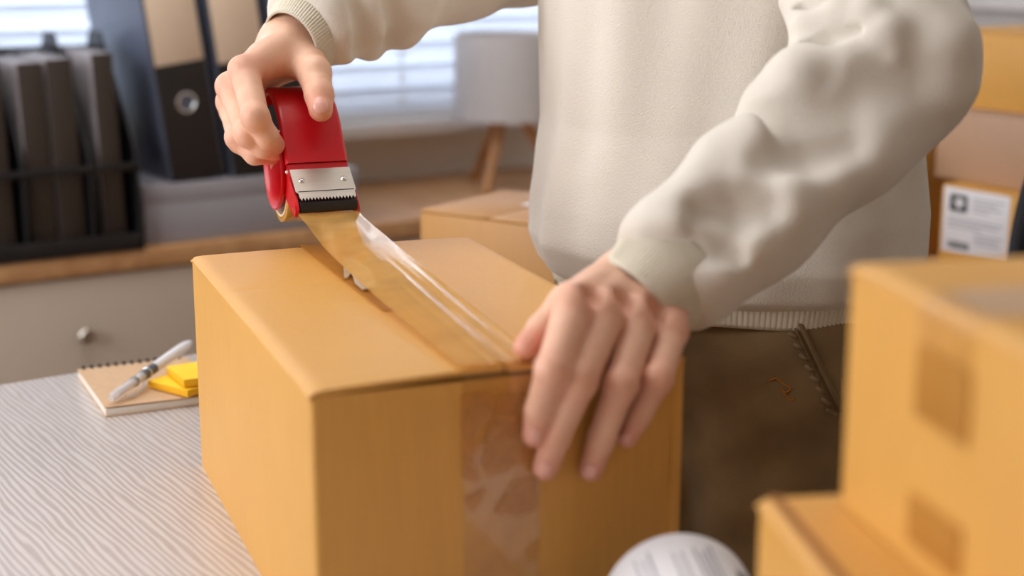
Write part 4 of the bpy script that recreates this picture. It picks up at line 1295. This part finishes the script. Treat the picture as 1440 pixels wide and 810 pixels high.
def sweater(p):
    q = p[:, :2] - TC
    s = q @ SX; f = q @ FX; z = p[:, 2]
    a, b = torso_r(z)
    k0 = np.sqrt((s / a) ** 2 + (f / b) ** 2) + 1e-9
    k1 = np.sqrt((s / a ** 2) ** 2 + (f / b ** 2) ** 2) + 1e-9
    d = k0 * (k0 - 1) / k1
    th = np.arctan2(f / b, s / a)
    amp = np.clip((z - .90) / .10, 0, 1)
    d = d - amp * (.0030 * np.sin(th * 6 + 3 * z + .4) + .0022 * np.sin(th * 11 - 5 * z + 1.0) + .0016 * np.sin(th * 17 + 9 * z))
    low = np.clip((.99 - z) / .09, 0, 1) * np.clip((z - .878) / .02, 0, 1)
    d = d - low * (.0030 * np.sin(th * 9 + 1) + .0020 * np.sin(th * 15 + 20 * z))
    d = smax(d, .878 - z, .018)
    d = smax(d, z - 1.445, .02)
    sl = sleeves(p, lsl)
    for pts, r, k in ridges: sl = smin(sl, chain_d(p, pts, [r * .5] + [r] * (len(pts) - 2) + [r * .5], .004), k)
    for pts, r, k in valleys: sl = smax(sl, -chain_d(p, pts, [r * .4] + [r] * (len(pts) - 2) + [r * .4], .004), k)
    sr = sleeves(p, rsl)
    for pts, r, k in rr_l: sr = smin(sr, chain_d(p, pts, [r] * len(pts), .004), k)
    for pts, r, k in rv_l: sr = smax(sr, -chain_d(p, pts, [r] * len(pts), .004), k)
    # keep the forearm apart from the trunk, blend at the shoulder
    kk = np.where(z > 1.24, .05, .004)
    h = np.maximum(kk - np.abs(d - sl), 0) / kk; d1_ = np.minimum(d, sl) - h * h * kk * .25
    kk = np.where(z > 1.28, .05, .004)
    h = np.maximum(kk - np.abs(d1_ - sr), 0) / kk; d1_ = np.minimum(d1_, sr) - h * h * kk * .25
    for S_ in (lsl, rsl):
        ax = S_[0][0] - S_[1][0]; ax = ax / np.linalg.norm(ax)
        c = S_[0][0] + ax * .001
        near = np.sqrt(((p - S_[0][0]) ** 2).sum(1)) - .065
        d1_ = np.where(near < 0, smax(d1_, (p - c) @ ax, .006), d1_)
    return d1_
V, Q = sdf_mesh(sweater, (-.24, .90, .855), (.48, 1.78, 1.47), .0034)
swo = link('sweatshirt', np_mesh('sweatshirt', V, Q, PBASE), M['sweater'], man, smooth=180)
def ribbed(name, c0, c1, ax0, ax1, r0, r1, ribs, amp, base, n=360, rows=14, flat=1.0, upv=(0, 0, 1), th=.0022):
    """a ribbed knit band from ring c0 to ring c1"""
    bm = bmesh.new()
    def fn(u, v):
        c = np.asarray(c0) * (1 - u) + np.asarray(c1) * u
        ax = Vector(np.asarray(ax0) * (1 - u) + np.asarray(ax1) * u).normalized()
        x = Vector(upv).cross(ax).normalized(); y = ax.cross(x)
        a = v * 2 * math.pi
        r = r0 * (1 - u) + r1 * u + amp * math.cos(a * ribs) * min(1, u * 8, (1 - u) * 8 + .3) + .0012 * math.sin(math.pi * u)
        return Vector(c) + x * (math.cos(a) * r * flat) + y * (math.sin(a) * r) - Vector(base)
    sheet(bm, fn, rows, n, th)
    return ob(name, bm, M['rib'], swo, smooth=180)
la = (lsl[1][0] - lsl[0][0]); la /= np.linalg.norm(la); ra = (rsl[1][0] - rsl[0][0]); ra /= np.linalg.norm(ra)
ribbed('cuff', v3(P(893, 424, 1.030)), lsl[1][0], la, la, .0318, .0412, 88, .00055, PBASE)
ribbed('cuff', v3(P(409, 62, 1.364)), rsl[1][0], ra, ra, .0300, .0412, 80, .0006, PBASE)
bm = bmesh.new()
def hem(u, v):
    a = v * 2 * math.pi; z = .866 + .034 * u
    ra_, rb_ = .1700 + .010 * u, .1210 + .010 * u
    k = 1 + .0028 * math.cos(a * 210) * min(1, u * 6)
    w = .0015 * math.sin(a * 9 + 1)
    p2 = TC + SX * ((ra_ + w) * k * math.cos(a)) + FX * ((rb_ + w) * k * math.sin(a))
    return Vector((*p2, z)) - Vector(PBASE)
sheet(bm, hem, 8, 1260, .0022); ob('waistband', bm, M['rib'], swo, smooth=180)
bm = bmesh.new()
tube(bm, [Vector(body(.068 * math.cos(a), .066 * math.sin(a), 1.452)) - Vector(PBASE) for a in [k * math.pi / 20 for k in range(40)]], .009, 12, closed=True); ob('collar', bm, M['rib'], swo, smooth=180)

# ---- trousers and shoes
def trousers(p):
    q = p[:, :2] - TC
    z = p[:, 2]
    d = ell_d(p, body(0, 0, .90), (.160, .112, .14), hx)
    for s in (-1, 1):
        d = smin(d, chain_d(p, [body(.078 * s, .0, .84), body(.086 * s, .012, .48), body(.09 * s, -.005, .06)], [.094, .078, .070], .03), .035)
    s = q @ SX; f = q @ FX
    d = d - .0026 * np.sin(z * 46 + s * 30) * np.sin(s * 22 + 1.2) - .0016 * np.sin(z * 90 - s * 55)
    d = smax(d, z - .945, .006); d = smax(d, .055 - z, .006)
    return d
V, Q = sdf_mesh(trousers, (-.06, 1.15, .03), (.47, 1.70, .96), .0062)
tro = link('trousers', np_mesh('trousers', V, Q, PBASE), M['khaki'], man, smooth=180)
def seam(name, path, r, mat, n=4, par=tro, sink=.3):
    pts = [trace(trousers, *q) for q in path]; pts = [q for q in pts if q is not None]
    if len(pts) < 2: return
    bm = bmesh.new(); tube(bm, [Vector(q + np.array([0, 0, 0])) - Vector(PBASE) - ray(1050, 520) * (r * (1 - sink)) for q in pts], r, 8); return ob(name, bm, mat, par, smooth=180)
def lerp_path(a, b, n): return [(a[0] + (b[0] - a[0]) * k / n, a[1] + (b[1] - a[1]) * k / n) for k in range(n + 1)]
seam('pocket_edge', lerp_path((1118, 440), (1184, 578), 16), .0022, M['khaki_thread'])
seam('stitch_line', lerp_path((1108, 440), (1172, 575), 16), .0010, M['khaki_thread'])
for k in range(9):
    x, y = 1101 + 62 * k / 8, 452 + 124 * k / 8
    seam('pucker', [(x, y), (x + 7, y + 5), (x + 12, y + 7)], .0020, M['khaki'], sink=.75)
_tm = [(0, *q) for q in [(1081, 536), (1092, 532), (1102, 540), (1112, 546), (1104, 552), (1098, 546), (1110, 562), (1118, 560)]]
seam('thread_mark', [(q.y, q.z) for q in smooth_path([q[1:] for q in _tm], 5)], .0008, M['orange_thread'])
for s in (-1, 1):
    def shoe(p, s=s):
        d = chain_d(p, [body(.09 * s, -.05, .048), body(.095 * s, .08, .046), body(.10 * s, .18, .036)], [.047, .045, .034], .03)
        return smax(d, .002 - p[:, 2], .01)
    c = body(.095 * s, .06, .05)
    V, Q = sdf_mesh(shoe, c - np.array([.2, .2, .06]), c + np.array([.2, .2, .10]), .006)
    sh = link('shoe', np_mesh('shoe', V, Q, PBASE), M['shoe'], man, smooth=180)
    bm = bmesh.new(); outl = []
    for k in range(28):
        a = k / 28 * 2 * math.pi
        outl.append(Vector(body(.095 * s + .047 * math.cos(a), .06 + .155 * math.sin(a), 0.0)) - Vector(PBASE))
    plate(bm, outl, (0, 0, .014)); ob('sole', bm, M['black_rubber'], sh)
